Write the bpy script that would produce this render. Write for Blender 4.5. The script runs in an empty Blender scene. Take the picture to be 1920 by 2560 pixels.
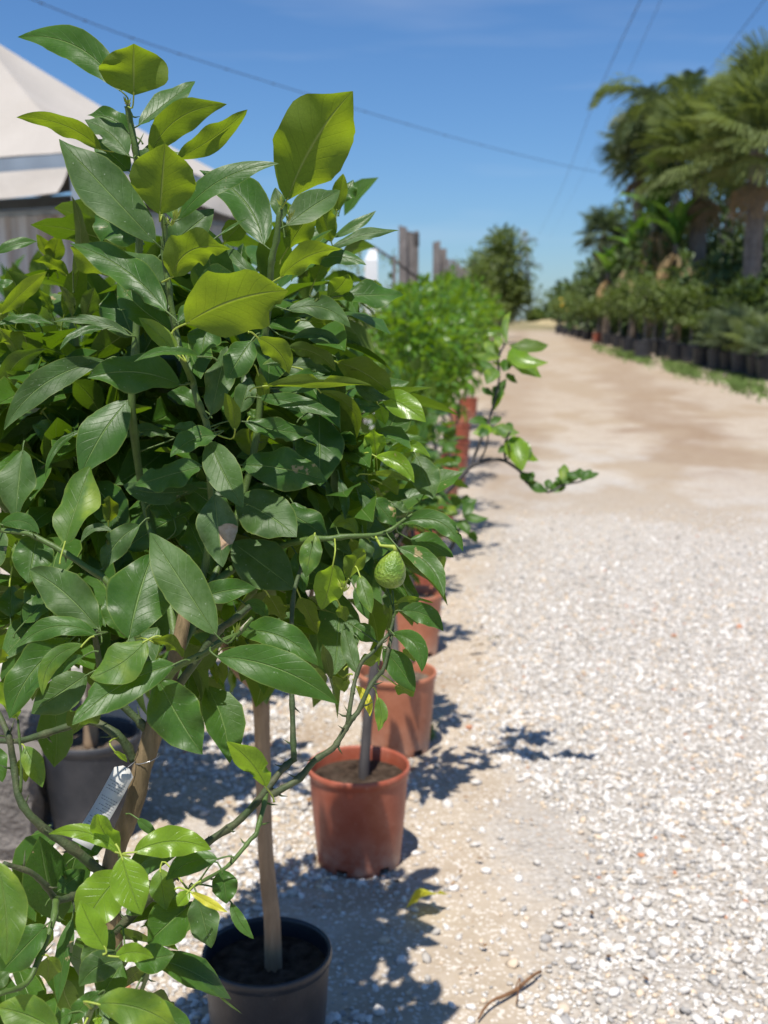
import bpy, math, random
import numpy as np
from mathutils import Vector, Matrix

random.seed(7)
rng = np.random.default_rng(7)
SC = bpy.context.scene
COL = SC.collection
R = math.radians

# ------------------------------------------------------------------ camera
F, CX, CY = 2844.0, 960.0, 1280.0          # focal length in photo pixels, optical centre
PITCH = R(9.58)
CAM = Vector((0, 0, 1.5))
FWD = Vector((0, math.cos(PITCH), -math.sin(PITCH)))
UPV = Vector((0, math.sin(PITCH), math.cos(PITCH)))
RT = Vector((1, 0, 0))
cam = bpy.data.cameras.new('camera')
camo = bpy.data.objects.new('camera', cam)
COL.objects.link(camo)
camo.location = CAM
camo.rotation_euler = (math.pi / 2 - PITCH, 0, 0)
cam.sensor_fit = 'VERTICAL'
cam.sensor_height = 36
cam.lens = 40
cam.clip_end = 5000
cam.clip_start = 0.05
cam.dof.use_dof = True
cam.dof.focus_distance = 1.30
cam.dof.aperture_fstop = 6.3
SC.camera = camo

# ------------------------------------------------------------------ world and sun
TRAVEL = Vector((0.10, 0.37, -1.0)).normalized()
sun = bpy.data.lights.new('sun', 'SUN')
sun.energy = 5.0
sun.angle = R(0.53)
sun.color = (1.0, 0.955, 0.88)
suno = bpy.data.objects.new('sun', sun)
suno.rotation_euler = TRAVEL.to_track_quat('-Z', 'Y').to_euler()
COL.objects.link(suno)
world = bpy.data.worlds.new('World')
SC.world = world
world.use_nodes = True
wn, wl = world.node_tree.nodes, world.node_tree.links
wn.clear()
wo = wn.new('ShaderNodeOutputWorld')
bg = wn.new('ShaderNodeBackground')
bg.inputs['Strength'].default_value = 0.094
sky = wn.new('ShaderNodeTexSky')
sky.sky_type = 'NISHITA'
sky.sun_disc = False
sky.sun_elevation = math.asin(-TRAVEL.z)
sky.sun_rotation = math.atan2(-TRAVEL.x, -TRAVEL.y)
sky.altitude = 0
sky.air_density = 1.0
sky.dust_density = 0.45
sky.ozone_density = 3.0
tc = wn.new('ShaderNodeTexCoord')
mp = wn.new('ShaderNodeMapping')
mp.inputs['Scale'].default_value = (2.0, 3.0, 16.0)
mp.inputs['Rotation'].default_value = (0.0, 0.12, 0.0)
nz = wn.new('ShaderNodeTexNoise')
nz.inputs['Scale'].default_value = 1.3
nz.inputs['Detail'].default_value = 4
rp = wn.new('ShaderNodeMapRange')
rp.inputs['From Min'].default_value = 0.54
rp.inputs['From Max'].default_value = 0.85
rp.inputs['To Max'].default_value = 0.22
hs = wn.new('ShaderNodeHueSaturation')
hs.inputs['Saturation'].default_value = 1.05
mx = wn.new('ShaderNodeMixRGB')
mx.inputs['Color2'].default_value = (7.0, 7.4, 8.2, 1)
wl.new(tc.outputs['Generated'], mp.inputs['Vector'])
wl.new(mp.outputs['Vector'], nz.inputs['Vector'])
wl.new(nz.outputs['Fac'], rp.inputs['Value'])
wl.new(rp.outputs['Result'], mx.inputs['Fac'])
tn = wn.new('ShaderNodeMixRGB')
tn.blend_type = 'MULTIPLY'
tn.inputs[0].default_value = 1
tn.inputs['Color2'].default_value = (.615, .80, 1.03, 1)
wl.new(sky.outputs['Color'], tn.inputs['Color1'])
wl.new(tn.outputs['Color'], hs.inputs['Color'])
wl.new(hs.outputs['Color'], mx.inputs['Color1'])
wl.new(mx.outputs['Color'], bg.inputs['Color'])
wl.new(bg.outputs['Background'], wo.inputs['Surface'])

vs = SC.view_settings
vs.view_transform = 'Standard'
vs.look = 'None'
vs.gamma = 1
vs.use_curve_mapping = False
vs.exposure = 0.30
SC.cycles.max_bounces = 8
SC.cycles.diffuse_bounces = 3
SC.cycles.transmission_bounces = 5
SC.cycles.transparent_max_bounces = 4
SC.cycles.use_denoising = True

# ------------------------------------------------------------------ helpers
TY = [-50, 0, 9, 16, 24, 28, 60, 120, 400, 5000]
TZ = [0, 0, 0, .12, .42, .60, .80, 1.10, 1.2, 1.2]
def hgt(y):
    return float(np.interp(y, TY, TZ))
def P(px, py, z):
    """photo pixel + distance along the optical axis -> place in the world"""
    return CAM + FWD * z + RT * ((px - CX) / F * z) - UPV * ((py - CY) / F * z)
def G(px, py):
    lo, hi = 1.0, 900.0
    for _ in range(60):
        m = (lo + hi) / 2
        p = P(px, py, m)
        if p.z > hgt(p.y): lo = m
        else: hi = m
    p = P(px, py, lo)
    return Vector((p.x, p.y, hgt(p.y)))
def tag(o, label=None, cat=None, group=None, kind=None):
    if label: o['label'] = label
    if cat: o['category'] = cat
    if group: o['group'] = group
    if kind: o['kind'] = kind
    return o
def empty(name, loc, label=None, cat=None, group=None):
    o = bpy.data.objects.new(name, None)
    o.location = loc
    o.empty_display_size = .1
    COL.objects.link(o)
    return tag(o, label, cat, group)
def link(name, me, parent=None, mat=None, mtx=None):
    o = bpy.data.objects.new(name, me)
    COL.objects.link(o)
    if mat is not None and not me.materials: me.materials.append(mat)
    if parent is not None: o.parent = parent
    if mtx is not None: o.matrix_basis = mtx
    return o
def wpos(o):
    p = Vector((0, 0, 0))
    while o is not None:
        p = p + o.location
        o = o.parent
    return p
def mesh_np(name, verts, faces_n, loops, mat=None, smooth=True, uv=None):
    """faces_n: corner count of each face, loops: flat vertex indices"""
    me = bpy.data.meshes.new(name)
    verts = np.asarray(verts, dtype=np.float32)
    loops = np.asarray(loops, dtype=np.int32)
    faces_n = np.asarray(faces_n, dtype=np.int32)
    me.vertices.add(len(verts)); me.vertices.foreach_set('co', verts.ravel())
    me.loops.add(len(loops)); me.loops.foreach_set('vertex_index', loops)
    me.polygons.add(len(faces_n))
    st = np.concatenate([[0], np.cumsum(faces_n)[:-1]]).astype(np.int32)
    me.polygons.foreach_set('loop_start', st)
    me.polygons.foreach_set('loop_total', faces_n)
    if uv is not None:
        l = me.uv_layers.new(name='UVMap')
        l.data.foreach_set('uv', np.asarray(uv, dtype=np.float32)[loops].ravel())
    if smooth: me.polygons.foreach_set('use_smooth', np.ones(len(faces_n), dtype=bool))
    me.update(calc_edges=True)
    me.validate()
    if mat is not None: me.materials.append(mat)
    return me
class MB:
    """collects shapes into one mesh"""
    def __init__(s): s.v = []; s.f = []
    def add(s, v, f):
        o = len(s.v); s.v += [tuple(p) for p in v]; s.f += [tuple(i + o for i in q) for q in f]
    def box(s, c, d, rot=None):
        x, y, z = d[0] / 2, d[1] / 2, d[2] / 2
        vv = [Vector((a * x, b * y, e * z)) for a in (-1, 1) for b in (-1, 1) for e in (-1, 1)]
        if rot is not None: vv = [rot @ q for q in vv]
        c = Vector(c)
        s.add([q + c for q in vv], [(0, 1, 3, 2), (4, 6, 7, 5), (0, 4, 5, 1), (2, 3, 7, 6), (0, 2, 6, 4), (1, 5, 7, 3)])
    def tube(s, pts, rad, n=8, wob=0.0, cap=True):
        pts = [Vector(p) for p in pts]
        if not hasattr(rad, '__len__'): rad = [rad] * len(pts)
        o = len(s.v); up = Vector((0.3, 0.2, 1)); 
        a = None
        for i, p in enumerate(pts):
            t = (pts[min(i + 1, len(pts) - 1)] - pts[max(i - 1, 0)])
            if t.length < 1e-9: t = Vector((0, 0, 1))
            t.normalize()
            if a is None:
                a = t.cross(Vector((1, 0, 0.13)))
                if a.length < .1: a = t.cross(Vector((0, 1, 0)))
            a = (a - t * a.dot(t)).normalized()
            b = t.cross(a)
            for k in range(n):
                th = 2 * math.pi * k / n
                r = rad[i] * (1 + wob * (random.random() - .5))
                s.v.append(tuple(p + (a * math.cos(th) + b * math.sin(th)) * r))
        for i in range(len(pts) - 1):
            for k in range(n):
                k2 = (k + 1) % n
                s.f.append((o + i * n + k, o + i * n + k2, o + (i + 1) * n + k2, o + (i + 1) * n + k))
        if cap:
            s.f.append(tuple(o + k for k in reversed(range(n))))
            e = o + (len(pts) - 1) * n
            s.f.append(tuple(e + k for k in range(n)))
    def build(s, name, mat, parent=None, smooth=True, org=None):
        me = bpy.data.meshes.new(name)
        base = wpos(parent) if parent is not None else (Vector(org) if org is not None else Vector((0, 0, 0)))
        me.from_pydata([tuple(Vector(p) - base) for p in s.v], [], s.f)
        me.update()
        if smooth: me.polygons.foreach_set('use_smooth', [True] * len(me.polygons))
        o = link(name, me, parent, mat)
        if parent is None and org is not None: o.location = base
        return o
def spline(pts, rad=None, k=5):
    """Catmull-Rom resampling of points (and radii)"""
    pts = [Vector(p) for p in pts]
    if rad is None: rad = [0] * len(pts)
    if not hasattr(rad, '__len__'): rad = [rad] * len(pts)
    q, rr = [], []
    n = len(pts)
    for i in range(n - 1):
        p0, p1, p2, p3 = pts[max(i - 1, 0)], pts[i], pts[i + 1], pts[min(i + 2, n - 1)]
        for j in range(k):
            t = j / k
            q.append(0.5 * ((2 * p1) + (p2 - p0) * t + (2 * p0 - 5 * p1 + 4 * p2 - p3) * t * t + (3 * p1 - p0 - 3 * p2 + p3) * t ** 3))
            rr.append(rad[i] * (1 - t) + rad[i + 1] * t)
    q.append(pts[-1]); rr.append(rad[-1])
    return q, rr

# ------------------------------------------------------------------ materials
class NT:
    def __init__(s, name):
        s.m = bpy.data.materials.new(name); s.m.use_nodes = True
        s.t = s.m.node_tree; s.n = s.t.nodes; s.n.clear()
        s.out = s.n.new('ShaderNodeOutputMaterial')
    def N(s, typ, **kw):
        nd = s.n.new(typ)
        for k, v in kw.items():
            if k in nd.inputs.keys(): nd.inputs[k].default_value = v
            else: setattr(nd, k, v)
        return nd
    def L(s, a, b): s.t.links.new(a, b)
    def val(s, inp, v):
        if hasattr(v, 'links') or isinstance(v, bpy.types.NodeSocket): s.L(v, inp)
        elif v is not None: inp.default_value = v
    def math(s, op, a, b=None, c=None, clamp=False):
        nd = s.n.new('ShaderNodeMath'); nd.operation = op; nd.use_clamp = clamp
        s.val(nd.inputs[0], a)
        if b is not None: s.val(nd.inputs[1], b)
        if c is not None: s.val(nd.inputs[2], c)
        return nd.outputs[0]
    def mix(s, f, a, b, mode='MIX'):
        nd = s.n.new('ShaderNodeMixRGB'); nd.blend_type = mode
        s.val(nd.inputs[0], f); s.val(nd.inputs[1], a if not isinstance(a, tuple) else (*a, 1)[:4]); s.val(nd.inputs[2], b if not isinstance(b, tuple) else (*b, 1)[:4])
        return nd.outputs[0]
    def rng(s, v, a, b, c=0, d=1, smooth=False):
        nd = s.n.new('ShaderNodeMapRange')
        if smooth: nd.interpolation_type = 'SMOOTHSTEP'
        s.val(nd.inputs['Value'], v)
        for k, x in zip(('From Min', 'From Max', 'To Min', 'To Max'), (a, b, c, d)): nd.inputs[k].default_value = x
        return nd.outputs[0]
    def noise(s, vec=None, scale=5, detail=3, rough=.5):
        nd = s.n.new('ShaderNodeTexNoise')
        nd.inputs['Scale'].default_value = scale; nd.inputs['Detail'].default_value = detail; nd.inputs['Roughness'].default_value = rough
        if vec is not None: s.L(vec, nd.inputs['Vector'])
        return nd.outputs['Fac']
    def bump(s, h, dist=.01, strength=1):
        nd = s.n.new('ShaderNodeBump'); nd.inputs['Distance'].default_value = dist; nd.inputs['Strength'].default_value = strength
        s.L(h, nd.inputs['Height']); return nd.outputs[0]
    def bsdf(s, col, rough=.6, spec=.5, normal=None, metal=0, coat=0):
        nd = s.n.new('ShaderNodeBsdfPrincipled')
        s.val(nd.inputs['Base Color'], (*col, 1) if isinstance(col, tuple) else col)
        s.val(nd.inputs['Roughness'], rough)
        nd.inputs['Specular IOR Level'].default_value = spec
        nd.inputs['Metallic'].default_value = metal
        if normal is not None: s.L(normal, nd.inputs['Normal'])
        return nd.outputs[0]
    def done(s, sh): s.L(sh, s.out.inputs['Surface']); return s.m

def m_simple(name, col, rough=.6, spec=.4, var=.15, scale=6, bumpd=0, metal=0, bscale=None, dirt=None, dirt_amt=.5):
    t = NT(name)
    tc = t.N('ShaderNodeTexCoord').outputs['Object']
    n1 = t.noise(tc, scale, 5)
    lo = tuple(c * (1 - var) for c in col); hi = tuple(min(1, c * (1 + var)) for c in col)
    c = t.mix(t.rng(n1, .3, .7), lo, hi)
    if dirt is not None:
        n2 = t.noise(tc, scale * .6, 6, .65)
        c = t.mix(t.rng(n2, .45, .75, 0, dirt_amt), c, dirt)
    nrm = None
    if bumpd: nrm = t.bump(t.noise(tc, bscale or scale * 8, 4), bumpd)
    return t.done(t.bsdf(c, rough, spec, nrm, metal))

def m_leaf(name, top, under, trans, tr=.35, rough=.36, spots=.25, dust=.30, mottle=0.0, veins=9, spec=.5, midc=None, patch=False):
    t = NT(name)
    uv = t.N('ShaderNodeUVMap').outputs['UV']
    sp = t.N('ShaderNodeSeparateXYZ'); t.L(uv, sp.inputs[0])
    u = sp.outputs[0]
    v = t.math('ABSOLUTE', t.math('MULTIPLY_ADD', sp.outputs[1], 2, -1))
    geo = t.N('ShaderNodeNewGeometry'); oi = t.N('ShaderNodeObjectInfo')
    rnd = t.math('FRACT', t.math('ADD', geo.outputs['Random Per Island'], oi.outputs['Random']))
    rnd2 = t.math('FRACT', t.math('MULTIPLY', rnd, 7.31))
    tcn = t.N('ShaderNodeTexCoord')
    off = t.N('ShaderNodeVectorMath', operation='ADD')
    t.L(tcn.outputs['Object'], off.inputs[0])
    cmb = t.N('ShaderNodeCombineXYZ'); t.L(t.math('MULTIPLY', rnd, 13.7), cmb.inputs[0]); t.L(cmb.outputs[0], off.inputs[1])
    vec = off.outputs[0]
    mid = t.rng(v, .0, .055, 1, 0, True)
    # side veins: bent lines running from the midrib to the margin
    ph = t.math('ADD', t.math('MULTIPLY', u, veins), t.math('MULTIPLY', t.math('POWER', v, .8), -2.3))
    fr = t.math('ABSOLUTE', t.math('SUBTRACT', t.math('FRACT', ph), .5))
    side = t.math('MULTIPLY', t.rng(fr, 0, .07, 1, 0, True), t.rng(v, .55, 1, 1, .15))
    n1 = t.noise(vec, 28, 4)
    n2 = t.noise(vec, 260, 3, .6)
    n3 = t.noise(vec, 60, 3, .7)
    c = t.mix(t.rng(n1, .3, .72), tuple(x * .75 for x in top), tuple(x * 1.25 for x in top))
    c = t.mix(t.math('MULTIPLY', rnd2, .45), c, tuple(x * y for x, y in zip(top, (1.7, 1.45, .9))))
    if mottle: c = t.mix(t.rng(n1, .48, .68, 0, mottle), c, (.30, .38, .03))
    c = t.mix(t.math('MULTIPLY', side, .07), c, (.16, .26, .10))
    mc = midc or (.20, .30, .09)
    c = t.mix(t.math('MULTIPLY', mid, .75), c, mc)
    d = t.math('MULTIPLY', t.rng(n3, .30, .75), dust)
    c = t.mix(d, c, (.24, .33, .18))
    c = t.mix(t.math('MULTIPLY', t.rng(n2, .68, .75), spots), c, (.5, .55, .42))
    # brown scars on a few leaves
    sc = t.math('MULTIPLY', t.rng(t.noise(vec, 19, 5, .65), .665, .685), t.rng(rnd, .35, .40))
    c = t.mix(t.math('MULTIPLY', sc, .8), c, (.42, .30, .16))
    if patch:
        pu = t.math('ADD', u, t.math('MULTIPLY_ADD', n1, .25, -.12))
        pk = t.math('MULTIPLY', t.rng(t.math('ABSOLUTE', t.math('SUBTRACT', pu, .60)), .135, .15, 1, 0), t.rng(t.math('ADD', sp.outputs[1], t.math('MULTIPLY_ADD', n3, .1, -.05)), .50, .53))
        c = t.mix(pk, c, t.mix(t.rng(n3, .3, .7), (.40, .24, .13), (.62, .47, .33)))
        tr_dim = pk
    edge = t.rng(v, .93, 1.0, 0, .45)
    c = t.mix(edge, c, (.24, .30, .06))
    cb = t.mix(t.rng(n1, .3, .7), tuple(x * .88 for x in under), tuple(x * 1.12 for x in under))
    vo = t.N('ShaderNodeTexVoronoi', feature='DISTANCE_TO_EDGE'); vo.inputs['Scale'].default_value = 210; t.L(vec, vo.inputs['Vector'])
    net = t.rng(vo.outputs['Distance'], .0, .12, 1, 0)
    cb = t.mix(t.math('MULTIPLY', net, .22), cb, tuple(x * .6 for x in under))
    cb = t.mix(t.rng(t.noise(vec, 11, 4, .6), .50, .72, 0, .35), cb, tuple(x * y for x, y in zip(under, (1.6, 1.35, 1.1))))
    cb = t.mix(t.math('MULTIPLY', side, .34), cb, tuple(x * .62 for x in under))
    cb = t.mix(t.math('MULTIPLY', mid, .8), cb, (.36, .42, .13))
    col = t.mix(geo.outputs['Backfacing'], c, cb)
    hgt_ = t.math('ADD', t.math('MULTIPLY', side, -.16), t.math('MULTIPLY', mid, -1.0))
    hgt_ = t.math('ADD', hgt_, t.math('MULTIPLY', n3, .55))
    nrm = t.bump(hgt_, .0011, .9)
    rg = t.mix(geo.outputs['Backfacing'], (rough,) * 3, (.62,) * 3)
    rg = t.math('ADD', rg, t.math('MULTIPLY', d, .45))
    pb = t.bsdf(col, rg, spec, nrm)
    tl = t.N('ShaderNodeBsdfTranslucent')
    tcx = t.mix(t.math('MULTIPLY', side, .28), trans, tuple(x * .5 for x in trans))
    tcx = t.mix(t.math('MULTIPLY', net, .25), tcx, tuple(x * .6 for x in trans))
    tcx = t.mix(t.rng(t.noise(vec, 13, 4, .6), .45, .70, 0, .45), tcx, tuple(min(1, x * y) for x, y in zip(trans, (1.5, 1.25, 1))))
    tcx = t.mix(t.math('MULTIPLY', mid, .45), tcx, tuple(x * .55 for x in trans))
    tcx = t.mix(t.math('MULTIPLY', rnd2, .4), tcx, tuple(x * y for x, y in zip(trans, (.75, .8, .9))))
    t.L(tcx, tl.inputs['Color']); t.L(nrm, tl.inputs['Normal'])
    ms = t.N('ShaderNodeMixShader'); ms.inputs[0].default_value = tr
    t.L(pb, ms.inputs[1]); t.L(tl.outputs[0], ms.inputs[2])
    return t.done(ms.outputs[0])

M = {}
M['d'] = m_leaf('lemon_leaf_mature', (.030, .090, .010), (.09, .14, .022), (.19, .35, .006), .28, .38, .34, .11, spec=.28)
M['s'] = m_leaf('lemon_leaf_dusty', (.036, .086, .016), (.09, .13, .03), (.18, .30, .012), .25, .44, .5, .20, spec=.28)
M['m'] = m_leaf('lemon_leaf_mottled', (.055, .135, .014), (.14, .21, .03), (.34, .52, .015), .38, .42, .3, .16, .6, spec=.36)
M['h'] = m_leaf('lemon_leaf_scorched', (.034, .082, .018), (.10, .15, .035), (.20, .34, .02), .12, .5, .5, .3, spec=.3, patch=True)
M['o'] = m_leaf('lemon_leaf_olive', (.042, .105, .014), (.13, .19, .022), (.31, .44, .012), .46, .42, .15, .15, spec=.34)
M['y'] = m_leaf('lemon_leaf_young', (.13, .25, .015), (.22, .36, .03), (.42, .66, .02), .46, .3, .1, .05, .15)
M['Y'] = m_leaf('lemon_leaf_yellow', (.5, .5, .04), (.5, .52, .06), (.8, .75, .04), .4, .45, .1, .05)
M['g'] = m_leaf('orange_leaf_bright', (.055, .145, .008), (.12, .22, .02), (.28, .48, .010), .34, .28, .05, .05, .15, 7)
M['f'] = m_leaf('far_leaf', (.098, .138, .030), (.11, .16, .04), (.22, .32, .03), .3, .5, 0, .1, 0, 5)
M['k'] = m_leaf('dark_far_leaf', (.055, .095, .022), (.075, .11, .03), (.15, .24, .03), .22, .5, 0, .1, 0, 5)
M['b'] = m_leaf('banana_leaf', (.07, .19, .025), (.10, .23, .035), (.25, .48, .03), .3, .4, 0, .1, 0, 30)
M['p'] = m_leaf('palm_frond', (.13, .175, .05), (.15, .20, .06), (.30, .38, .06), .25, .45, 0, .15, 0, 1)
M['q'] = m_leaf('palm_frond_blue', (.085, .125, .065), (.10, .14, .07), (.18, .25, .07), .2, .45, 0, .15, 0, 1)
M['dry'] = m_leaf('dry_frond', (.30, .21, .11), (.32, .23, .13), (.3, .2, .08), .2, .7, 0, .1, 0, 3)
M['green_stem'] = m_simple('green_stem', (.075, .125, .026), .5, .4, .25, 60, .0006)
M['dark_stem'] = m_simple('dark_green_stem', (.05, .075, .028), .6, .3, .3, 50, .001, dirt=(.16, .13, .08), dirt_amt=.6)
def m_bark(name, a, b, streak=40):
    t = NT(name)
    tc = t.N('ShaderNodeTexCoord').outputs['Object']
    mp = t.N('ShaderNodeMapping'); mp.inputs['Scale'].default_value = (1, 1, .12); t.L(tc, mp.inputs[0])
    n = t.noise(mp.outputs[0], streak, 6, .65)
    n2 = t.noise(tc, 9, 4)
    c = t.mix(t.rng(n, .3, .7), a, b)
    c = t.mix(t.rng(n2, .5, .75, 0, .6), c, tuple(x * .55 for x in a))
    return t.done(t.bsdf(c, .8, .25, t.bump(n, .004)))
M['tan_bark'] = m_bark('tan_bark', (.22, .145, .085), (.36, .255, .16), 60)
M['bark'] = m_bark('near_trunk_bark', (.135, .10, .05), (.30, .215, .12), 90)
M['grey_bark'] = m_bark('grey_bark', (.13, .115, .10), (.25, .22, .19), 50)
M['dark_bark'] = m_bark('dark_bark', (.05, .045, .045), (.10, .09, .085), 50)
M['mid_bark'] = m_bark('brownish_grey_bark', (.075, .062, .052), (.17, .145, .12), 50)
M['palm_bark'] = m_bark('palm_bark', (.10, .085, .075), (.27, .24, .21), 14)
M['weathered'] = m_bark('weathered_wood', (.13, .115, .105), (.27, .24, .225), 30)
def m_pot(name, col, rough, dust, dcol):
    t = NT(name)
    tc = t.N('ShaderNodeTexCoord').outputs['Object']
    sp = t.N('ShaderNodeSeparateXYZ'); t.L(tc, sp.inputs[0])
    n = t.noise(tc, 14, 6, .65); n2 = t.noise(tc, 90, 3)
    c = t.mix(t.rng(n, .3, .7), tuple(x * .86 for x in col), tuple(min(1, x * 1.1) for x in col))
    low = t.rng(sp.outputs[2], 0, .12, 1, .15)
    c = t.mix(t.math('MULTIPLY', t.rng(n, .4, .72), t.math('MULTIPLY', low, dust)), c, dcol)
    c = t.mix(t.rng(n2, .66, .74, 0, .35 * dust), c, dcol)
    return t.done(t.bsdf(c, rough, .45, t.bump(t.noise(tc, 240, 2), .0004)))
M['terra'] = m_pot('terracotta_plastic', (.36, .085, .042), .45, .8, (.55, .42, .32))
M['terra2'] = m_pot('faded_terracotta_plastic', (.47, .165, .085), .5, .8, (.6, .45, .34))
M['black_pot'] = m_pot('black_plastic_pot', (.016, .019, .026), .38, .5, (.22, .2, .18))
M['grey_pot'] = m_pot('dusty_black_pot', (.036, .038, .044), .5, .6, (.24, .22, .21))
M['soil'] = m_simple('soil', (.075, .05, .035), .95, .1, .6, 40, .012, dirt=(.2, .15, .11))
M['dry_soil'] = m_simple('dry_soil', (.20, .155, .115), .95, .1, .4, 40, .012, dirt=(.3, .26, .21))

# ------------------------------------------------------------------ leaves
def leaf_geo(L, W, bend=0, arch=.06, fold=.25, wav=.08, twist=0., nu=12, nv=6, seed=0, ser=.03, sharp=1.0, cup=0., bite=0):
    """verts (x along, y across, z = upper side), unit uv; base at origin, tip at (L,0,0)"""
    r = np.random.default_rng(seed)
    u = np.linspace(0, 1, nu + 1); v = np.linspace(-1, 1, nv + 1)
    pr = np.sin(np.pi * np.clip(u, 0, 1) ** (.90)) ** .80
    pr = pr * (1 - .18 * sharp * np.clip((u - .72) / .28, 0, 1) ** 1.0)
    pr[0] = .03; pr[-1] = .012
    ph1, ph2 = r.random(2) * 6.28
    fr1, fr2 = 1.2 + r.random() * 1.6, 1.2 + r.random() * 1.6
    mx_ = L * u
    my_ = -bend * L * 4 * u * (1 - u)
    mz_ = arch * L * 4 * u * (1 - u)
    ty = np.gradient(my_, mx_); nrmz = np.sqrt(1 + ty * ty)
    lx, ly = -ty / nrmz, 1 / nrmz
    V = []; UV = []
    bi = [(int(r.integers(3, nu - 2)), int(r.integers(0, 2)), r.uniform(.35, .7)) for _ in range(bite)]
    for i in range(nu + 1):
        jag = (1 + ser * (r.random(2) - .5) * 2) if 0 < i < nu else (1, 1)
        tw = twist * (u[i] - .3)
        for j in range(nv + 1):
            s = v[j] * W / 2 * pr[i]
            if j == 0: s *= jag[0]
            if j == nv: s *= jag[1]
            a = abs(v[j])
            for (b0, bs, bd) in bi:
                if b0 <= i <= b0 + 1 and ((j == 0 and bs == 0) or (j == nv and bs == 1)): s *= bd
            ph = ph1 if v[j] < 0 else ph2; fr = fr1 if v[j] < 0 else fr2
            z = fold * abs(s) - cup * a ** 3 * W / 2 * pr[i] + wav * W * .5 * pr[i] ** .5 * a * a * math.sin(2 * math.pi * fr * u[i] + ph) * (1 if 0 < i < nu else 0)
            z += s * math.tan(tw) if abs(tw) > 1e-4 else 0
            V.append((mx_[i] + lx[i] * s, my_[i] + ly[i] * s, mz_[i] + z))
            UV.append((u[i], v[j] * .5 + .5))
    loops = []
    for i in range(nu):
        for j in range(nv):
            a = i * (nv + 1) + j
            loops += [a, a + nv + 1, a + nv + 2, a + 1]
    return np.array(V), np.array(UV), [4] * (nu * nv), loops
def leaf_mesh(name, mat, **k):
    V, UV, fn, lp = leaf_geo(**k)
    return mesh_np(name, V, fn, lp, mat, True, UV)
def leaf_frame(axis, nrm):
    x = axis.normalized()
    z = (nrm - x * nrm.dot(x))
    if z.length < 1e-4: z = x.orthogonal()
    z.normalize()
    y = z.cross(x)
    return Matrix((x, y, z)).transposed().to_4x4()

# variants shared by copied leaf parts: unit length
VAR = {}
def variants(key, wr=.5, n=7, nu=7, nv=4):
    kk = (key, wr, n, nu, nv)
    if kk not in VAR:
        VAR[kk] = [leaf_mesh('leaf', M[key], L=1, W=wr * (.85 + .3 * random.random()), bend=random.uniform(-.08, .08), arch=random.uniform(.02, .14),
                             fold=random.uniform(.1, .45), wav=random.uniform(.04, .2), twist=random.uniform(-.5, .5), nu=nu, nv=nv, seed=i * 13 + 5,
                             cup=random.uniform(0, .25)) for i in range(n)]
    return VAR[kk]
def leaf_parts(parent, trs, key, wr=.5, nu=7, nv=4):
    base = wpos(parent)
    vr = variants(key, wr, 7, nu, nv)
    for (p, ax, nr, L) in trs:
        m = Matrix.Translation(p - base) @ leaf_frame(ax, nr) @ Matrix.Scale(L, 4)
        link('leaf', random.choice(vr), parent, None, m)
def leaf_stuff(name, parent, trs, key, wr=.5, nu=3, nv=2, org=None):
    """many leaves joined into one mesh"""
    if not trs: return None
    base = wpos(parent) if parent is not None else Vector(org or (0, 0, 0))
    vs_ = []; uvs = []; lps = []; cnt = 0; off = 0
    pool = [leaf_geo(L=1, W=wr * (.85 + .3 * random.random()), bend=random.uniform(-.08, .08), arch=random.uniform(.02, .14), fold=random.uniform(.1, .5),
                     wav=.1, nu=nu, nv=nv, seed=i) for i in range(6)]
    for (p, ax, nr, L) in trs:
        V, UV, fn, lp = random.choice(pool)
        f3 = np.array(leaf_frame(ax, nr).to_3x3())
        vs_.append((V * L) @ f3.T + np.array(p - base)); uvs.append(UV)
        lps.append(np.array(lp) + off); off += len(V); cnt += len(fn)
    me = mesh_np(name, np.concatenate(vs_), [4] * cnt, np.concatenate(lps), M[key], True, np.concatenate(uvs))
    o = link(name, me, parent)
    if parent is None: o.location = base
    o['kind'] = 'stuff'
    return o
def rnd_dir():
    while True:
        v = Vector((random.uniform(-1, 1), random.uniform(-1, 1), random.uniform(-1, 1)))
        if .01 < v.length < 1: return v.normalized()
def crown_leaves(c, rad, n, L, shell=.5, droop=.25, up=.9, gaps=None, zmin=None):
    """leaves through an ellipsoid, denser towards its surface and gathered in clumps"""
    out = []
    nc = max(5, n // 9)
    cl = []
    for _ in range(nc):
        d = rnd_dir(); rr = (random.random() ** shell)
        rr *= random.uniform(.8, 1.12)
        cl.append((Vector((c[0] + d.x * rad[0] * rr, c[1] + d.y * rad[1] * rr, c[2] + d.z * rad[2] * rr)), d))
    for i in range(n):
        q, d = cl[i % nc]
        j = rnd_dir()
        p = q + j * (L * random.uniform(.2, .9))
        if zmin is not None and p.z < zmin: continue
        ax = (d * .55 + j * .9 + Vector((0, 0, -droop + random.uniform(-.3, .3)))).normalized()
        nr = Vector((d.x * .45, d.y * .45, up)) + rnd_dir() * .55
        out.append((p, ax, nr, L * random.uniform(.65, 1.2)))
    return out
def split_near(trs, n):
    """the n that show largest (nearest to the camera) and the rest"""
    s = sorted(trs, key=lambda t: (t[0] - CAM).length / t[3])
    return s[:n], s[n:]

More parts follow.
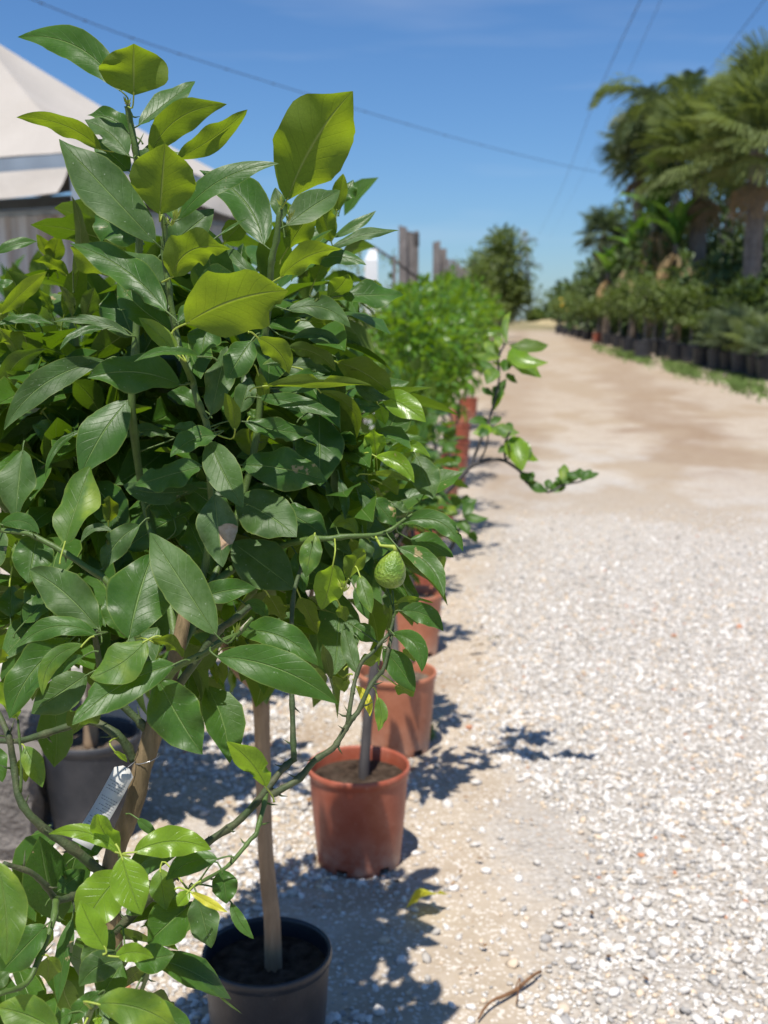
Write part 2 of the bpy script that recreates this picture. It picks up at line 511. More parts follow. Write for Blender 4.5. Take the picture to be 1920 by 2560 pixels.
# ------------------------------------------------------------------ setting: ground
t = NT('gravel_ground')
gp = t.N('ShaderNodeNewGeometry').outputs['Position']
sp = t.N('ShaderNodeSeparateXYZ'); t.L(gp, sp.inputs[0])
X, Y = sp.outputs[0], sp.outputs[1]
big = t.noise(gp, .9, 5, .6)
mp2 = t.N('ShaderNodeMapping'); mp2.inputs['Scale'].default_value = (.42, .24, 1); mp2.inputs['Rotation'].default_value = (0, 0, R(-14)); t.L(gp, mp2.inputs[0])
band = t.noise(mp2.outputs[0], 1.1, 5, .62)
mid_ = t.noise(gp, 7, 5, .6)
fine = t.noise(gp, 70, 4, .7)
vor = t.N('ShaderNodeTexVoronoi'); vor.inputs['Scale'].default_value = 62; t.L(gp, vor.inputs['Vector'])
vor2 = t.N('ShaderNodeTexVoronoi'); vor2.inputs['Scale'].default_value = 130; t.L(gp, vor2.inputs['Vector'])
vs3 = t.N('ShaderNodeSeparateColor'); t.L(vor.outputs['Color'], vs3.inputs[0])
vs4 = t.N('ShaderNodeSeparateColor'); t.L(vor2.outputs['Color'], vs4.inputs[0])
bx = t.math('SUBTRACT', X, t.math('MULTIPLY_ADD', Y, .065, .20))
bx = t.math('ADD', bx, t.math('MULTIPLY_ADD', big, .9, -.45))
white = t.rng(bx, -.12, .14, 0, 1, True)
far = t.rng(t.math('ADD', Y, t.math('MULTIPLY_ADD', mid_, 6, -3)), 5.0, 12.5, 0, 1, True)
wband = t.rng(t.math('ADD', band, t.math('MULTIPLY_ADD', mid_, .3, -.15)), .48, .60, .40, 1, True)
dk = t.rng(Y, 10, 17, 0, .75)
wband = t.math('MULTIPLY', wband, t.math('SUBTRACT', 1, dk))
wfac = t.math('ADD', t.math('MULTIPLY', white, t.math('SUBTRACT', 1, far)), t.math('MULTIPLY', wband, far))
lt = t.rng(t.noise(gp, 2.6, 4, .6), .5, .66, 0, .6)
wfac = t.math('ADD', wfac, t.math('MULTIPLY', lt, t.rng(X, .1, -.3)), clamp=True)
sand = t.mix(t.rng(mid_, .3, .7), (.33, .26, .18), (.45, .375, .285))
sand = t.mix(t.rng(fine, .35, .7, 0, .6), sand, (.47, .395, .32))
sand = t.mix(t.rng(t.noise(gp, 1.7, 4), .56, .68, 0, .55), sand, (.26, .185, .12))
peb = t.mix(t.rng(vs3.outputs[0], 0, 1), (.39, .36, .325), (.59, .56, .525))
peb = t.mix(t.rng(vs3.outputs[1], .86, .92, 0, .8), peb, (.22, .20, .19))
peb = t.mix(t.rng(vs3.outputs[2], .93, .96, 0, .6), peb, (.5, .33, .2))
peb = t.mix(t.rng(vor.outputs['Distance'], .42, .62, 0, .5), peb, (.30, .25, .20))
sml = t.mix(t.rng(vs4.outputs[0], .2, 1), (.40, .355, .30), (.585, .55, .505))
grav = t.mix(t.rng(mid_, .4, .62, .15, .55), peb, sml)
colr = t.mix(wfac, sand, grav)
colr = t.mix(t.math('MULTIPLY', t.rng(Y, 8.0, 3.5), t.math('MULTIPLY', wfac, .30)), colr, (.33, .285, .235))
colr = t.mix(t.math('MULTIPLY', t.rng(vs4.outputs[1], .82, .9, 0, .6), t.math('SUBTRACT', 1, wfac)), colr, (.72, .67, .6))
# beyond the nursery: dry grass and earth
dry = t.mix(t.rng(big, .35, .65), (.30, .22, .12), (.17, .17, .075))
side_ = t.math('ADD', t.rng(X, 12, 16), t.rng(X, -3, -6), clamp=True)
pat = t.rng(t.noise(mp2.outputs[0], 2.3, 4, .55), .47, .60, 0, 1, True)
colr = t.mix(t.math('MULTIPLY', pat, t.math('MULTIPLY', t.rng(t.math('ADD', Y, t.math('MULTIPLY_ADD', mid_, 5, -2.5)), 5.0, 11.0, 0, .72), white)), colr, (.33, .25, .165))
rut = t.math('MULTIPLY', t.rng(t.math('ABSOLUTE', t.math('SUBTRACT', X, t.math('ADD', t.math('MULTIPLY_ADD', Y, .13, 1.9), t.math('MULTIPLY_ADD', big, 3.0, -1.5)))), .15, .9, 1, 0, True), t.rng(Y, 9, 14))
rut2 = t.math('MULTIPLY', t.rng(t.math('ABSOLUTE', t.math('SUBTRACT', X, t.math('ADD', t.math('MULTIPLY_ADD', Y, .12, -.1), t.math('MULTIPLY_ADD', big, 1.6, -.8)))), .1, .5, 1, 0, True), t.rng(Y, 8, 12, 0, .7))
rut = t.math('MAXIMUM', rut, rut2)
colr = t.mix(t.math('MULTIPLY', t.math('MULTIPLY', rut, t.rng(mid_, .25, .6, .35, 1)), .8), colr, (.22, .14, .085))
colr = t.mix(t.rng(Y, 11, 19, 0, .50), colr, (.33, .25, .165))
colr = t.mix(t.math('MAXIMUM', t.math('MULTIPLY', side_, t.rng(Y, 8, 14)), t.rng(Y, 62, 80)), colr, dry)
hh = t.math('ADD', t.math('MULTIPLY', t.math('SUBTRACT', .6, vor.outputs['Distance']), t.math('MULTIPLY_ADD', wfac, 1.0, .25)), t.math('MULTIPLY', fine, .35))
gm = t.done(t.bsdf(colr, .92, .2, t.bump(hh, .006)))
xs = np.concatenate([np.linspace(-900, -20, 12), np.linspace(-18, 18, 73), np.linspace(20, 900, 12)])
ys = np.concatenate([np.linspace(-40, 0, 5), np.linspace(.5, 40, 80), np.linspace(42, 140, 50), np.linspace(150, 1800, 14)])
gv = np.array([(x, y, hgt(y)) for y in ys for x in xs])
nx = len(xs); lp = []
for j in range(len(ys) - 1):
    for i in range(nx - 1):
        a = j * nx + i; lp += [a, a + 1, a + nx + 1, a + nx]
g = link('ground', mesh_np('ground', gv, [4] * (len(lp) // 4), lp, gm))
tag(g, 'pale gravel and sandy earth track between the rows of pots', kind='structure')

# loose pebbles on the ground, many thousands: one object
def ico():
    ph = (1 + 5 ** .5) / 2
    v = np.array([(-1, ph, 0), (1, ph, 0), (-1, -ph, 0), (1, -ph, 0), (0, -1, ph), (0, 1, ph), (0, -1, -ph), (0, 1, -ph), (ph, 0, -1), (ph, 0, 1), (-ph, 0, -1), (-ph, 0, 1)]) / 1.9
    f = np.array([(0, 11, 5), (0, 5, 1), (0, 1, 7), (0, 7, 10), (0, 10, 11), (1, 5, 9), (5, 11, 4), (11, 10, 2), (10, 7, 6), (7, 1, 8), (3, 9, 4), (3, 4, 2), (3, 2, 6), (3, 6, 8), (3, 8, 9), (4, 9, 5), (2, 4, 11), (6, 2, 10), (8, 6, 7), (9, 8, 1)])
    return v, f
def pebbles(name, pts, sizes, mat, label):
    v, f = ico(); n = len(pts)
    rot = rng.normal(size=(n, 3, 3)); q, _ = np.linalg.qr(rot)
    sc = np.stack([rng.uniform(.7, 1.3, n), rng.uniform(.6, 1.1, n), rng.uniform(.45, .8, n)], 1) * sizes[:, None]
    jit = 1 + rng.uniform(-.22, .22, (n, 12, 1))
    vv = v[None] * jit * sc[:, None, :]
    a = rng.uniform(0, 6.28, n); tl = rng.normal(0, .25, (n, 2))
    ca, sa = np.cos(a), np.sin(a)
    x = vv[..., 0] * ca[:, None] - vv[..., 1] * sa[:, None]; y = vv[..., 0] * sa[:, None] + vv[..., 1] * ca[:, None]
    z = vv[..., 2] + x * tl[:, :1] + y * tl[:, 1:]
    V = np.stack([x, y, z], -1) + pts[:, None, :]
    fl = (f[None] + (np.arange(n) * 12)[:, None, None]).ravel()
    me = mesh_np(name, V.reshape(-1, 3), [3] * (20 * n), fl, mat, False)
    o = link(name, me); tag(o, label, kind='stuff'); return o
t = NT('pebble_stone')
ge = t.N('ShaderNodeNewGeometry'); ri = ge.outputs['Random Per Island']
c = t.mix(t.rng(ri, 0, .75), (.42, .385, .34), (.76, .725, .68))
c = t.mix(t.rng(ri, .80, .81), c, (.33, .315, .30))
c = t.mix(t.rng(ri, .89, .90), c, (.62, .50, .37))
c = t.mix(t.rng(ri, .994, .995), c, (.50, .22, .12))
c = t.mix(t.rng(t.noise(ge.outputs['Position'], 120, 3), .45, .7, 0, .4), c, (.52, .46, .39))
pm = t.done(t.bsdf(c, .9, .2))
def scatter(n, y0, y1, x0f, x1f, dens):
    out = []
    y = rng.uniform(y0, y1, n * 3); xx = rng.uniform(0, 1, n * 3)
    x = (x0f + (x1f - x0f) * xx) * (y + .4)
    keep = rng.uniform(0, 1, n * 3) < dens(x, y) * (y + .4) / (y1 * .6)
    x, y = x[keep], y[keep]
    return np.stack([x, y], 1)[:n]
def dwhite(x, y):
    b = x - (.20 + .065 * y) + .18 * np.sin(y * 2.3 + 1) * np.sin(x * 3 + y) 
    w = np.clip((b + .07) / .16, 0, 1)
    left = np.clip((.02 - x + .03 * y) / .2, 0, 1) * .75 * (np.sin(x * 5.1 + 2) * np.sin(y * 4.3) > -.35)
    return np.clip(np.maximum(w, left) + .10, 0, 1) * np.clip((9.4 - y) / 6.0, 0, 1) ** 1.2
pt = scatter(66000, 1.7, 9.5, -.40, .42, dwhite)
sz = .0036 + rng.gamma(1.6, .0024, len(pt)); sz = np.clip(sz, .003, .018) * np.clip(1.15 - (pt[:, 1] - 4) * .07, .6, 1)
p3 = np.column_stack([pt, sz * .30])
pebbles('gravel', p3, sz, pm, 'loose white and grey pebbles of the gravel track')

# ------------------------------------------------------------------ the near lemon tree
# leaves read off the photo: base, tip, breadth (in crop pixels), side seen (t upper, u under), sideways bend, distance in metres, kind
# each "@ x y" line starts a crop whose corner is at that photo pixel
NEAR = """
@ 0 0
1010 760 45 175 285 t .13 1.35 d
1110 790 1165 465 540 u 0 1.32 o
1150 1040 1580 585 225 t .03 1.38 d
1060 1290 655 930 235 t .08 1.36 s
1080 1110 710 935 170 t .1 1.42 d
1075 1420 760 1130 250 t 0 1.40 d
840 1240 245 1090 130 u .12 1.38 o
1180 1400 1230 1160 130 t 0 1.38 s
1250 1280 1940 1018 200 u -.13 1.36 o
1460 1325 2083 998 150 u .05 1.33 o
1230 1330 1480 1250 160 t 0 1.5 m
1290 2012 500 1165 400 t -.02 1.27 s
1120 1832 665 1450 230 u 0 1.33 o
1325 1780 1440 1310 530 u 0 1.25 o
1478 1824 2314 1363 215 t -.1 1.30 d
@ 500 250
530 1200 -60 480 340 t .12 1.42 d
720 830 1285 170 560 u -.04 1.38 o
720 1040 1150 670 270 t 0 1.43 s
680 1000 620 710 140 t 0 1.46 s
1130 930 1195 670 130 u 0 1.6 o
1190 840 1270 650 150 t 0 1.63 d
1090 1180 1000 900 180 u 0 1.6 o
1100 1140 1460 910 95 t .06 1.6 d
840 1150 1060 1080 80 t -.1 1.6 d
720 1240 970 950 190 u 0 1.5 o
670 1470 1190 1260 150 u -.12 1.36 o
1080 1240 1650 1070 105 t -.05 1.42 s
850 1390 1380 1380 170 t -.15 1.5 d
440 1440 190 1140 90 t -.05 1.3 s
150 1130 385 940 26 t 0 1.3 d
200 1180 400 1040 150 u 0 1.5 o
950 1500 1050 1350 160 u 0 1.55 o
1060 1640 1230 1480 170 u .1 1.55 m
@ 100 450
1060 560 1420 200 300 t 0 1.36 s
1090 810 1620 640 250 u -.2 1.27 o
1215 1190 2080 969 430 u -.04 1.22 o
1140 1190 1420 880 130 t -.05 1.30 d
1050 1090 155 445 290 t .07 1.24 d
1050 1090 610 500 330 t .05 1.30 s
1100 1240 590 770 280 t -.08 1.33 d
600 790 305 600 210 u 0 1.35 o
820 500 400 240 350 t 0 1.42 d
275 790 380 250 120 u .1 1.45 s
200 1130 420 740 160 u .05 1.55 o
240 800 -20 700 90 u .1 1.55 o
100 690 20 490 120 u 0 1.6 o
90 700 210 500 150 u 0 1.6 o
770 1300 560 850 390 t 0 1.5 d
370 1140 500 930 150 u 0 1.52 d
740 1290 100 1180 95 t .12 1.40 s
540 1235 205 1430 75 t .16 1.40 d
1150 1460 815 1140 150 t .03 1.28 m
1330 1465 815 1530 85 t .1 1.2 d
1250 1610 1190 1400 60 t 0 1.33 m
@ 0 700
1500 870 765 830 330 t .08 1.27 d
870 670 130 1265 240 t .12 1.40 s
40 1010 520 640 150 u -.15 1.55 d
1060 1000 735 1630 370 t .02 1.38 d
190 1410 190 2000 330 t 0 1.36 s
0 290 520 20 110 u 0 1.5 o
-20 370 420 350 90 t -.12 1.5 d
300 320 150 -20 290 u 0 1.6 d
0 400 110 590 200 u 0 1.5 o
930 560 700 560 130 t .2 1.6 d
170 900 330 830 140 t 0 1.6 y
410 1040 640 950 90 u .1 1.6 o
700 1240 430 1640 60 t .15 1.45 d
540 1400 250 1200 200 t .1 1.5 d
1650 1060 1380 940 150 t .1 1.33 d
1410 1300 1030 1330 110 t .2 1.38 s
1660 1290 1420 1240 130 t .1 1.3 d
@ 0 1150
535 700 680 40 350 t .01 1.30 m
5 535 335 610 140 t -.2 1.36 d
310 620 300 1010 330 t 0 1.38 d
815 1400 180 920 350 t .05 1.28 s
1070 1480 1190 790 530 t -.02 1.24 d
30 590 -20 950 180 t 0 1.40 s
100 900 110 660 60 t 0 1.4 m
1160 540 890 920 210 t .12 1.36 s
1660 380 1000 760 300 t 0 1.42 d
930 590 680 690 70 t .3 1.42 s
1680 50 1110 210 240 t 0 1.30 d
1650 230 990 200 210 t -.12 1.33 s
690 1530 400 1930 150 t .22 1.22 m
800 1450 120 1570 170 t .2 1.25 d
600 1480 180 2090 320 t .1 1.27 d
1210 1500 770 1790 330 t -.1 1.17 m
1000 1420 850 1130 160 t 0 1.32 d
830 1400 730 1130 130 t 0 1.34 d
1250 1500 1500 1650 130 u -.25 1.25 o
200 1350 440 1100 200 t 0 1.42 d
900 520 950 300 150 u 0 1.5 o
280 1000 440 1350 260 t 0 1.45 d
90 1300 60 1050 220 t 0 1.5 d
@ 400 1400
465 620 -179 -219 370 t 0 1.20 s
300 330 795 235 200 t -.05 1.30 d
640 590 1325 855 245 t -.12 1.24 d
470 800 1480 1180 320 t -.08 1.20 d
-20 980 380 1575 430 t .02 1.20 d
1160 300 1290 640 160 u 0 1.42 o
900 290 1000 520 220 u 0 1.42 o
700 360 905 500 110 t -.2 1.40 d
430 830 450 1050 90 u 0 1.45 o
520 830 500 1060 85 u 0 1.45 o
1430 950 1520 1110 90 u 0 1.5 m
880 1885 608 1425 235 u .05 1.2 y
600 720 860 700 150 u 0 1.45 o
420 700 200 960 260 u 0 1.4 d
1200 900 1350 1090 120 u -.1 1.4 s
@ 0 1600
1450 200 695 640 320 t .08 1.18 d
700 130 215 450 125 t .05 1.22 d
720 290 295 590 330 t 0 1.25 s
760 560 540 830 230 u 0 1.27 d
140 650 60 310 200 u 0 1.30 y
200 880 385 1195 165 t -.04 1.30 m
170 990 160 1220 110 u 0 1.30 o
-40 880 60 1150 170 t 0 1.35 d
1140 1480 1330 1600 90 t 0 1.3 d
950 920 1030 1040 70 u 0 1.3 y
-20 200 60 60 130 u 0 1.3 o
@ 400 1000
470 290 110 480 200 t .1 1.25 d
410 340 725 895 280 t .02 1.26 s
450 780 540 1380 330 t 0 1.28 h
620 830 1150 1130 400 t -.05 1.32 s
600 1180 1130 1560 390 t 0 1.36 s
680 540 1390 680 330 t -.03 1.32 d
1320 120 1340 720 400 t 0 1.42 d
700 180 1270 270 180 t .06 1.30 d
820 -20 1480 155 140 t -.03 1.28 d
740 240 740 450 300 u 0 1.40 o
240 1020 470 1430 300 t 0 1.40 d
120 1000 -60 750 250 t 0 1.36 d
-40 830 270 640 220 t 0 1.35 d
200 700 640 1000 260 t 0 1.45 d
1100 850 1240 1110 150 t 0 1.4 d
1000 900 1400 1150 260 t 0 1.46 d
@ 500 700
290 1250 235 960 130 u .05 1.27 o
90 1120 215 540 240 t .02 1.27 s
330 1100 400 790 180 t 0 1.32 s
430 500 240 850 260 t 0 1.33 d
60 350 30 660 270 t 0 1.33 d
480 770 530 1030 110 u 0 1.28 o
480 480 715 745 200 u -.1 1.30 o
540 880 1425 870 100 u -.04 1.25 o
700 830 1040 790 110 t 0 1.28 d
730 250 1250 400 190 t -.18 1.40 s
760 490 1200 610 100 t -.2 1.42 s
1060 450 1350 560 110 t -.1 1.5 s
730 560 1120 740 130 u -.15 1.42 d
520 760 1080 760 160 t -.1 1.40 s
1130 680 1600 940 220 u -.06 1.40 o
1290 860 1580 1000 110 t .1 1.43 s
990 920 1290 1290 110 u -.2 1.38 o
640 900 1020 880 130 t 0 1.35 d
1230 1030 1500 1060 130 t 0 1.5 d
1500 960 1870 1190 220 t -.05 1.5 y
1480 1040 1535 1195 110 u 0 1.5 y
1460 1450 1440 1250 190 u 0 1.5 y
1180 130 1690 95 240 t .04 1.55 d
1130 640 1300 760 110 t 0 1.5 d
1390 700 1390 600 90 u 0 1.55 y
900 340 1150 400 100 u 0 1.5 o
760 720 520 700 80 t .1 1.35 m
900 1100 1080 1000 180 t 0 1.5 d
400 1150 480 1070 100 t 0 1.4 m
@ 700 1050
880 300 1245 315 105 t -.25 1.5 y
790 300 1110 525 140 t -.15 1.48 y
740 450 1090 520 60 u -.1 1.5 m
500 180 690 420 130 u -.2 1.5 o
1130 300 1260 660 250 t -.02 1.55 s
890 200 1230 190 110 t -.06 1.6 d
650 620 735 915 110 t -.15 1.40 s
490 480 545 830 85 t -.05 1.40 s
390 500 440 760 60 t 0 1.42 s
640 950 410 900 120 t .35 1.38 m
290 945 220 1300 185 t 0 1.30 m
685 950 705 1185 130 t -.08 1.38 s
740 970 990 1130 70 t -.1 1.38 d
1000 860 1510 1085 165 t -.25 1.40 d
1080 990 1440 1140 180 t -.05 1.42 d
980 1060 1345 1450 180 t -.15 1.38 d
660 1285 760 1590 130 t 0 1.36 m
620 1390 740 1650 110 t 0 1.40 d
440 1200 330 1600 270 u -.03 1.36 y
590 990 720 1180 130 u 0 1.40 o
370 980 600 1130 100 t -.1 1.42 s
560 600 800 620 160 t 0 1.5 d
760 640 960 880 170 t 0 1.5 d
920 680 1060 760 170 t .1 1.52 s
700 500 540 380 160 t 0 1.5 d
830 520 980 620 150 u 0 1.52 o
880 1420 900 1560 80 t 0 1.42 s
220 1000 60 1150 130 u 0 1.45 o
130 1100 210 1430 150 t 0 1.45 d
560 1330 700 1060 160 u 0 1.42 m
100 1200 520 1350 200 t 0 1.5 d
@ 750 1450
840 255 1190 425 170 t -.15 1.38 d
780 200 1100 180 50 u -.1 1.40 m
770 440 1005 740 165 t -.22 1.36 d
690 570 950 920 210 t -.04 1.37 d
800 870 940 985 140 u 0 1.38 m
480 780 360 370 140 t -.03 1.36 s
440 380 630 510 150 t -.03 1.40 d
480 690 670 660 120 u 0 1.42 m
465 880 580 1120 85 t -.12 1.37 Y
640 970 650 1240 110 t -.1 1.36 m
760 120 750 380 130 u 0 1.42 d
880 560 960 690 120 u 0 1.42 m
260 830 200 500 90 u 0 1.42 s
370 800 270 890 110 u 0 1.5 m
400 820 360 950 60 u 0 1.5 m
330 210 380 360 110 u 0 1.42 m
@ 0 2060
1000 250 890 -170 190 u -.1 1.15 y
985 240 365 120 130 t .14 1.13 y
1110 235 1740 240 235 t -.12 1.15 y
1010 270 1200 710 300 t .02 1.10 y
1030 400 690 880 390 t .05 1.15 y
880 1040 650 650 230 t -.03 1.08 y
960 1100 1290 1085 155 t -.12 1.08 y
1110 1130 1445 1080 225 t .03 1.12 d
1040 1130 670 1330 240 t .15 1.13 s
940 880 750 1220 260 t .05 1.16 s
1010 1150 860 1400 300 t 0 1.16 d
1190 1190 960 1460 190 u 0 1.15 s
1150 1480 1445 1520 180 u -.25 1.20 s
840 1390 560 1680 140 t .06 1.10 d
800 1490 1450 1740 320 t -.1 1.02 m
1200 1500 1620 1720 220 t -.08 1.10 d
480 1720 -60 1560 310 t .05 1.05 m
600 1560 440 1650 190 t 0 1.10 d
-30 310 130 1070 330 t -.05 1.05 m
380 840 0 1240 290 t 0 1.20 d
400 1100 330 1410 210 u 0 1.20 m
600 780 545 1390 150 t 0 1.30 d
1590 660 1230 980 330 t 0 1.20 d
1330 370 1400 680 220 t 0 1.20 m
480 560 690 400 190 t 0 1.4 d
660 250 860 160 140 t 0 1.4 d
700 250 760 460 130 u 0 1.35 d
1130 980 1160 890 80 u 0 1.15 d
-60 1350 60 1250 150 t 0 1.1 s
1050 600 1190 740 150 t 0 1.3 d
800 1580 840 1660 110 t 0 1.15 y
900 1620 1150 1700 150 t 0 1.2 d
@ 400 2060
480 290 50 460 180 t .12 1.18 d
510 380 560 640 215 t -.02 1.20 d
310 590 440 990 260 t 0 1.17 s
590 650 790 915 95 t .06 1.20 d
250 560 580 690 75 t 0 1.12 Y
240 555 150 670 140 t 0 1.12 y
@ 0 332
-30 1000 285 883 110 t -.05 1.5 d
-20 1268 105 1228 80 t 0 1.5 d
730 1000 700 900 130 u 0 1.5 m
20 1560 -20 1400 180 u 0 1.55 o
160 1520 260 1390 200 u 0 1.55 o
430 1500 370 1330 100 u 0 1.6 m
600 1520 540 1300 90 u .1 1.5 s
"""
near = empty('lemon_tree', Vector((P(284, 2400, 1.36).x, P(284, 2400, 1.36).y, 0.0)),
             'nearest lemon tree, large leathery leaves filling the left half of the photo', 'lemon tree')
NB = wpos(near)
SEGS = []                     # points of every stem, for the petioles
def stem(pts, r0, r1, mat='green_stem', name='branch', n=8):
    """pts: (photo x, photo y, distance)"""
    q = [P(p[0], p[1], p[2] + (.05 if (350 < p[0] < 760 and 930 < p[1] < 1480 and p[2] < 1.45) else 0)) for p in pts]
    rr = [r0 + (r1 - r0) * i / (len(q) - 1) for i in range(len(q))]
    q, rr = spline(q, rr, 4)
    SEGS.extend(q)
    m = MB(); m.tube(q, [r_ * (1 + (.22 if i_ % 5 == 3 else 0) + random.uniform(-.05, .05)) for i_, r_ in enumerate(rr)], n, .16)
    # nodes and short thorns along the stem
    for i in range(3, len(q) - 1, 5):
        d = rnd_dir(); a = q[i] + d * rr[i] * .6
        m.tube([a, a + d * (rr[i] * .5 + .004), a + d * (rr[i] * .5 + .009 + .006 * random.random()) + Vector((0, 0, .003))], [rr[i] * .45, .0012, .0002], 4)
    return m.build(name, M[mat], near)
# trunk down to the ground behind the lower leaves
tq = [(0, 0, 0)]
low = P(278, 2480, 1.37)
tp = [P(470, 1500, 1.36), P(440, 1640, 1.35), P(410, 1740, 1.35), P(389, 1811, 1.35), P(371, 1871, 1.35), P(352, 1931, 1.35), P(340, 1992, 1.35), P(319, 2052, 1.355), P(290, 2120, 1.36), P(275, 2200, 1.36),
      P(282, 2320, 1.365), P(284, 2400, 1.37), low, Vector((low.x, low.y + .01, .45)), Vector((NB.x, NB.y + .02, .25))]
q, rr = spline(tp, [.008, .009, .010, .0125, .0118, .0115, .0115, .0115, .012, .0115, .011, .0115, .0125, .015, .017], 4)
SEGS.extend(q[:20])
m = MB(); m.tube(q, rr, 12, .10); m.build('trunk', M['bark'], near)
stem([(318, 265, 1.36), (325, 300, 1.365), (338, 370, 1.37), (345, 440, 1.38), (350, 520, 1.39), (348, 610, 1.40), (344, 720, 1.41), (338, 885, 1.41), (330, 1020, 1.42), (360, 1250, 1.42), (420, 1480, 1.40), (440, 1640, 1.36)], .0036, .0054)
stem([(405, 537, 1.27), (412, 575, 1.275), (410, 631, 1.28), (419, 700, 1.28), (428, 766, 1.285), (440, 830, 1.29), (456, 896, 1.29), (480, 950, 1.30), (493, 1000, 1.30), (517, 1060, 1.31), (519, 1100, 1.31), (526, 1210, 1.33), (530, 1300, 1.35), (505, 1450, 1.37), (450, 1620, 1.36)], .0029, .0050)
stem([(702, 521, 1.40), (697, 545, 1.40), (691, 600, 1.405), (681, 640, 1.41), (676, 690, 1.42), (670, 780, 1.44), (655, 920, 1.46), (640, 1100, 1.47), (590, 1300, 1.46), (520, 1480, 1.41), (455, 1620, 1.36)], .0034, .0050)
stem([(1031, 1285, 1.40), (1005, 1303, 1.40), (975, 1325, 1.40), (935, 1338, 1.39), (880, 1340, 1.38), (822, 1346, 1.38), (766, 1350, 1.38), (690, 1370, 1.39), (600, 1410, 1.39), (510, 1480, 1.38)], .0016, .0050)
stem([(-40, 1322, 1.38), (57, 1331, 1.36), (90, 1343, 1.355), (148, 1373, 1.35), (211, 1415, 1.345), (271, 1457, 1.34), (330, 1560, 1.34), (375, 1680, 1.34), (392, 1790, 1.35)], .0026, .0050)
stem([(631, 1545, 1.22), (611, 1570, 1.225), (590, 1588, 1.23), (548, 1605, 1.24), (515, 1632, 1.25), (475, 1650, 1.27), (430, 1680, 1.30), (398, 1750, 1.34)], .0018, .0046)
stem([(626, 1515, 1.33), (585, 1548, 1.33), (551, 1572, 1.33), (530, 1600, 1.33), (470, 1680, 1.34), (405, 1770, 1.35)], .0036, .0055, 'dark_stem')
stem([(368, 1829, 1.35), (345, 1800, 1.345), (301, 1757, 1.34), (260, 1700, 1.33), (238, 1590, 1.30), (245, 1580, 1.28)], .0055, .0030, 'dark_stem')
stem([(334, 1901, 1.35), (315, 1862, 1.345), (289, 1835, 1.34), (226, 1802, 1.35), (150, 1823, 1.36), (85, 1843, 1.37), (39, 1853, 1.38), (-30, 1850, 1.4)], .0060, .0030, 'dark_stem')
stem([(275, 2205, 1.36), (241, 2171, 1.34), (181, 2121, 1.32), (120, 2079, 1.31), (75, 2037, 1.30), (45, 1985, 1.30), (33, 1901, 1.31), (21, 1841, 1.31), (-5, 1780, 1.33)], .0062, .0030, 'dark_stem')
stem([(9, 2159, 1.2), (75, 2180, 1.22), (115, 2215, 1.24), (140, 2248, 1.26), (170, 2245, 1.28), (196, 2235, 1.3), (262, 2215, 1.35)], .0028, .0045, 'dark_stem')
stem([(140, 2248, 1.25), (133, 2301, 1.22), (99, 2391, 1.20), (66, 2458, 1.18), (0, 2484, 1.15), (-40, 2500, 1.15)], .0038, .0022)
stem([(284, 2330, 1.36), (330, 2290, 1.35), (380, 2240, 1.33), (430, 2195, 1.32), (475, 2150, 1.31), (520, 2105, 1.31), (587, 2060, 1.31), (640, 2008, 1.31), (665, 1975, 1.31), (700, 1930, 1.32), (728, 1903, 1.33), (735, 1895, 1.33), (733, 1860, 1.33), (731, 1780, 1.34), (729, 1700, 1.35), (728, 1600, 1.36), (735, 1480, 1.38), (760, 1400, 1.40)], .0056, .0024, 'dark_stem')
stem([(680, 1986, 1.31), (695, 1978, 1.31), (750, 1944, 1.32), (786, 1902, 1.325), (831, 1872, 1.33), (850, 1845, 1.335), (868, 1815, 1.34), (882, 1795, 1.34), (898, 1775, 1.345), (919, 1727, 1.35), (940, 1695, 1.36), (958, 1673, 1.36), (972, 1620, 1.37), (979, 1586, 1.38), (985, 1530, 1.39)], .0042, .0020, 'dark_stem')
stem([(869, 1812, 1.34), (873, 1780, 1.34), (883, 1721, 1.35), (890, 1694, 1.355), (905, 1655, 1.36), (931, 1631, 1.365), (955, 1603, 1.37), (973, 1583, 1.375), (985, 1545, 1.38)], .0028, .0018, 'dark_stem')
stem([(665, 1982, 1.31), (660, 2015, 1.305), (647, 2060, 1.29), (640, 2085, 1.285), (626, 2099, 1.28), (605, 2126, 1.27), (566, 2168, 1.25), (520, 2195, 1.23), (472, 2226, 1.20), (462, 2270, 1.2), (435, 2315, 1.2), (406, 2349, 1.2)], .0030, .0015)
stem([(290, 2190, 1.34), (300, 2165, 1.25), (301, 2138, 1.16)], .0035, .0022)
stem([(284, 2450, 1.36), (300, 2420, 1.25), (313, 2402, 1.14), (290, 2385, 1.10), (258, 2386, 1.08)], .0035, .0016)
stem([(375, 2418, 1.13), (362, 2455, 1.16), (343, 2505, 1.2), (318, 2570, 1.25)], .0018, .0030)
stem([(284, 2480, 1.36), (262, 2500, 1.2), (245, 2512, 1.08), (228, 2520, 1.04)], .0035, .0022)
stem([(210, 2575, 1.1), (228, 2525, 1.06), (245, 2502, 1.05), (262, 2488, 1.06)], .003, .0018)
stem([(45, 1800, 1.3), (49, 1850, 1.3), (54, 1900, 1.3), (52, 1980, 1.3)], .0012, .0020)

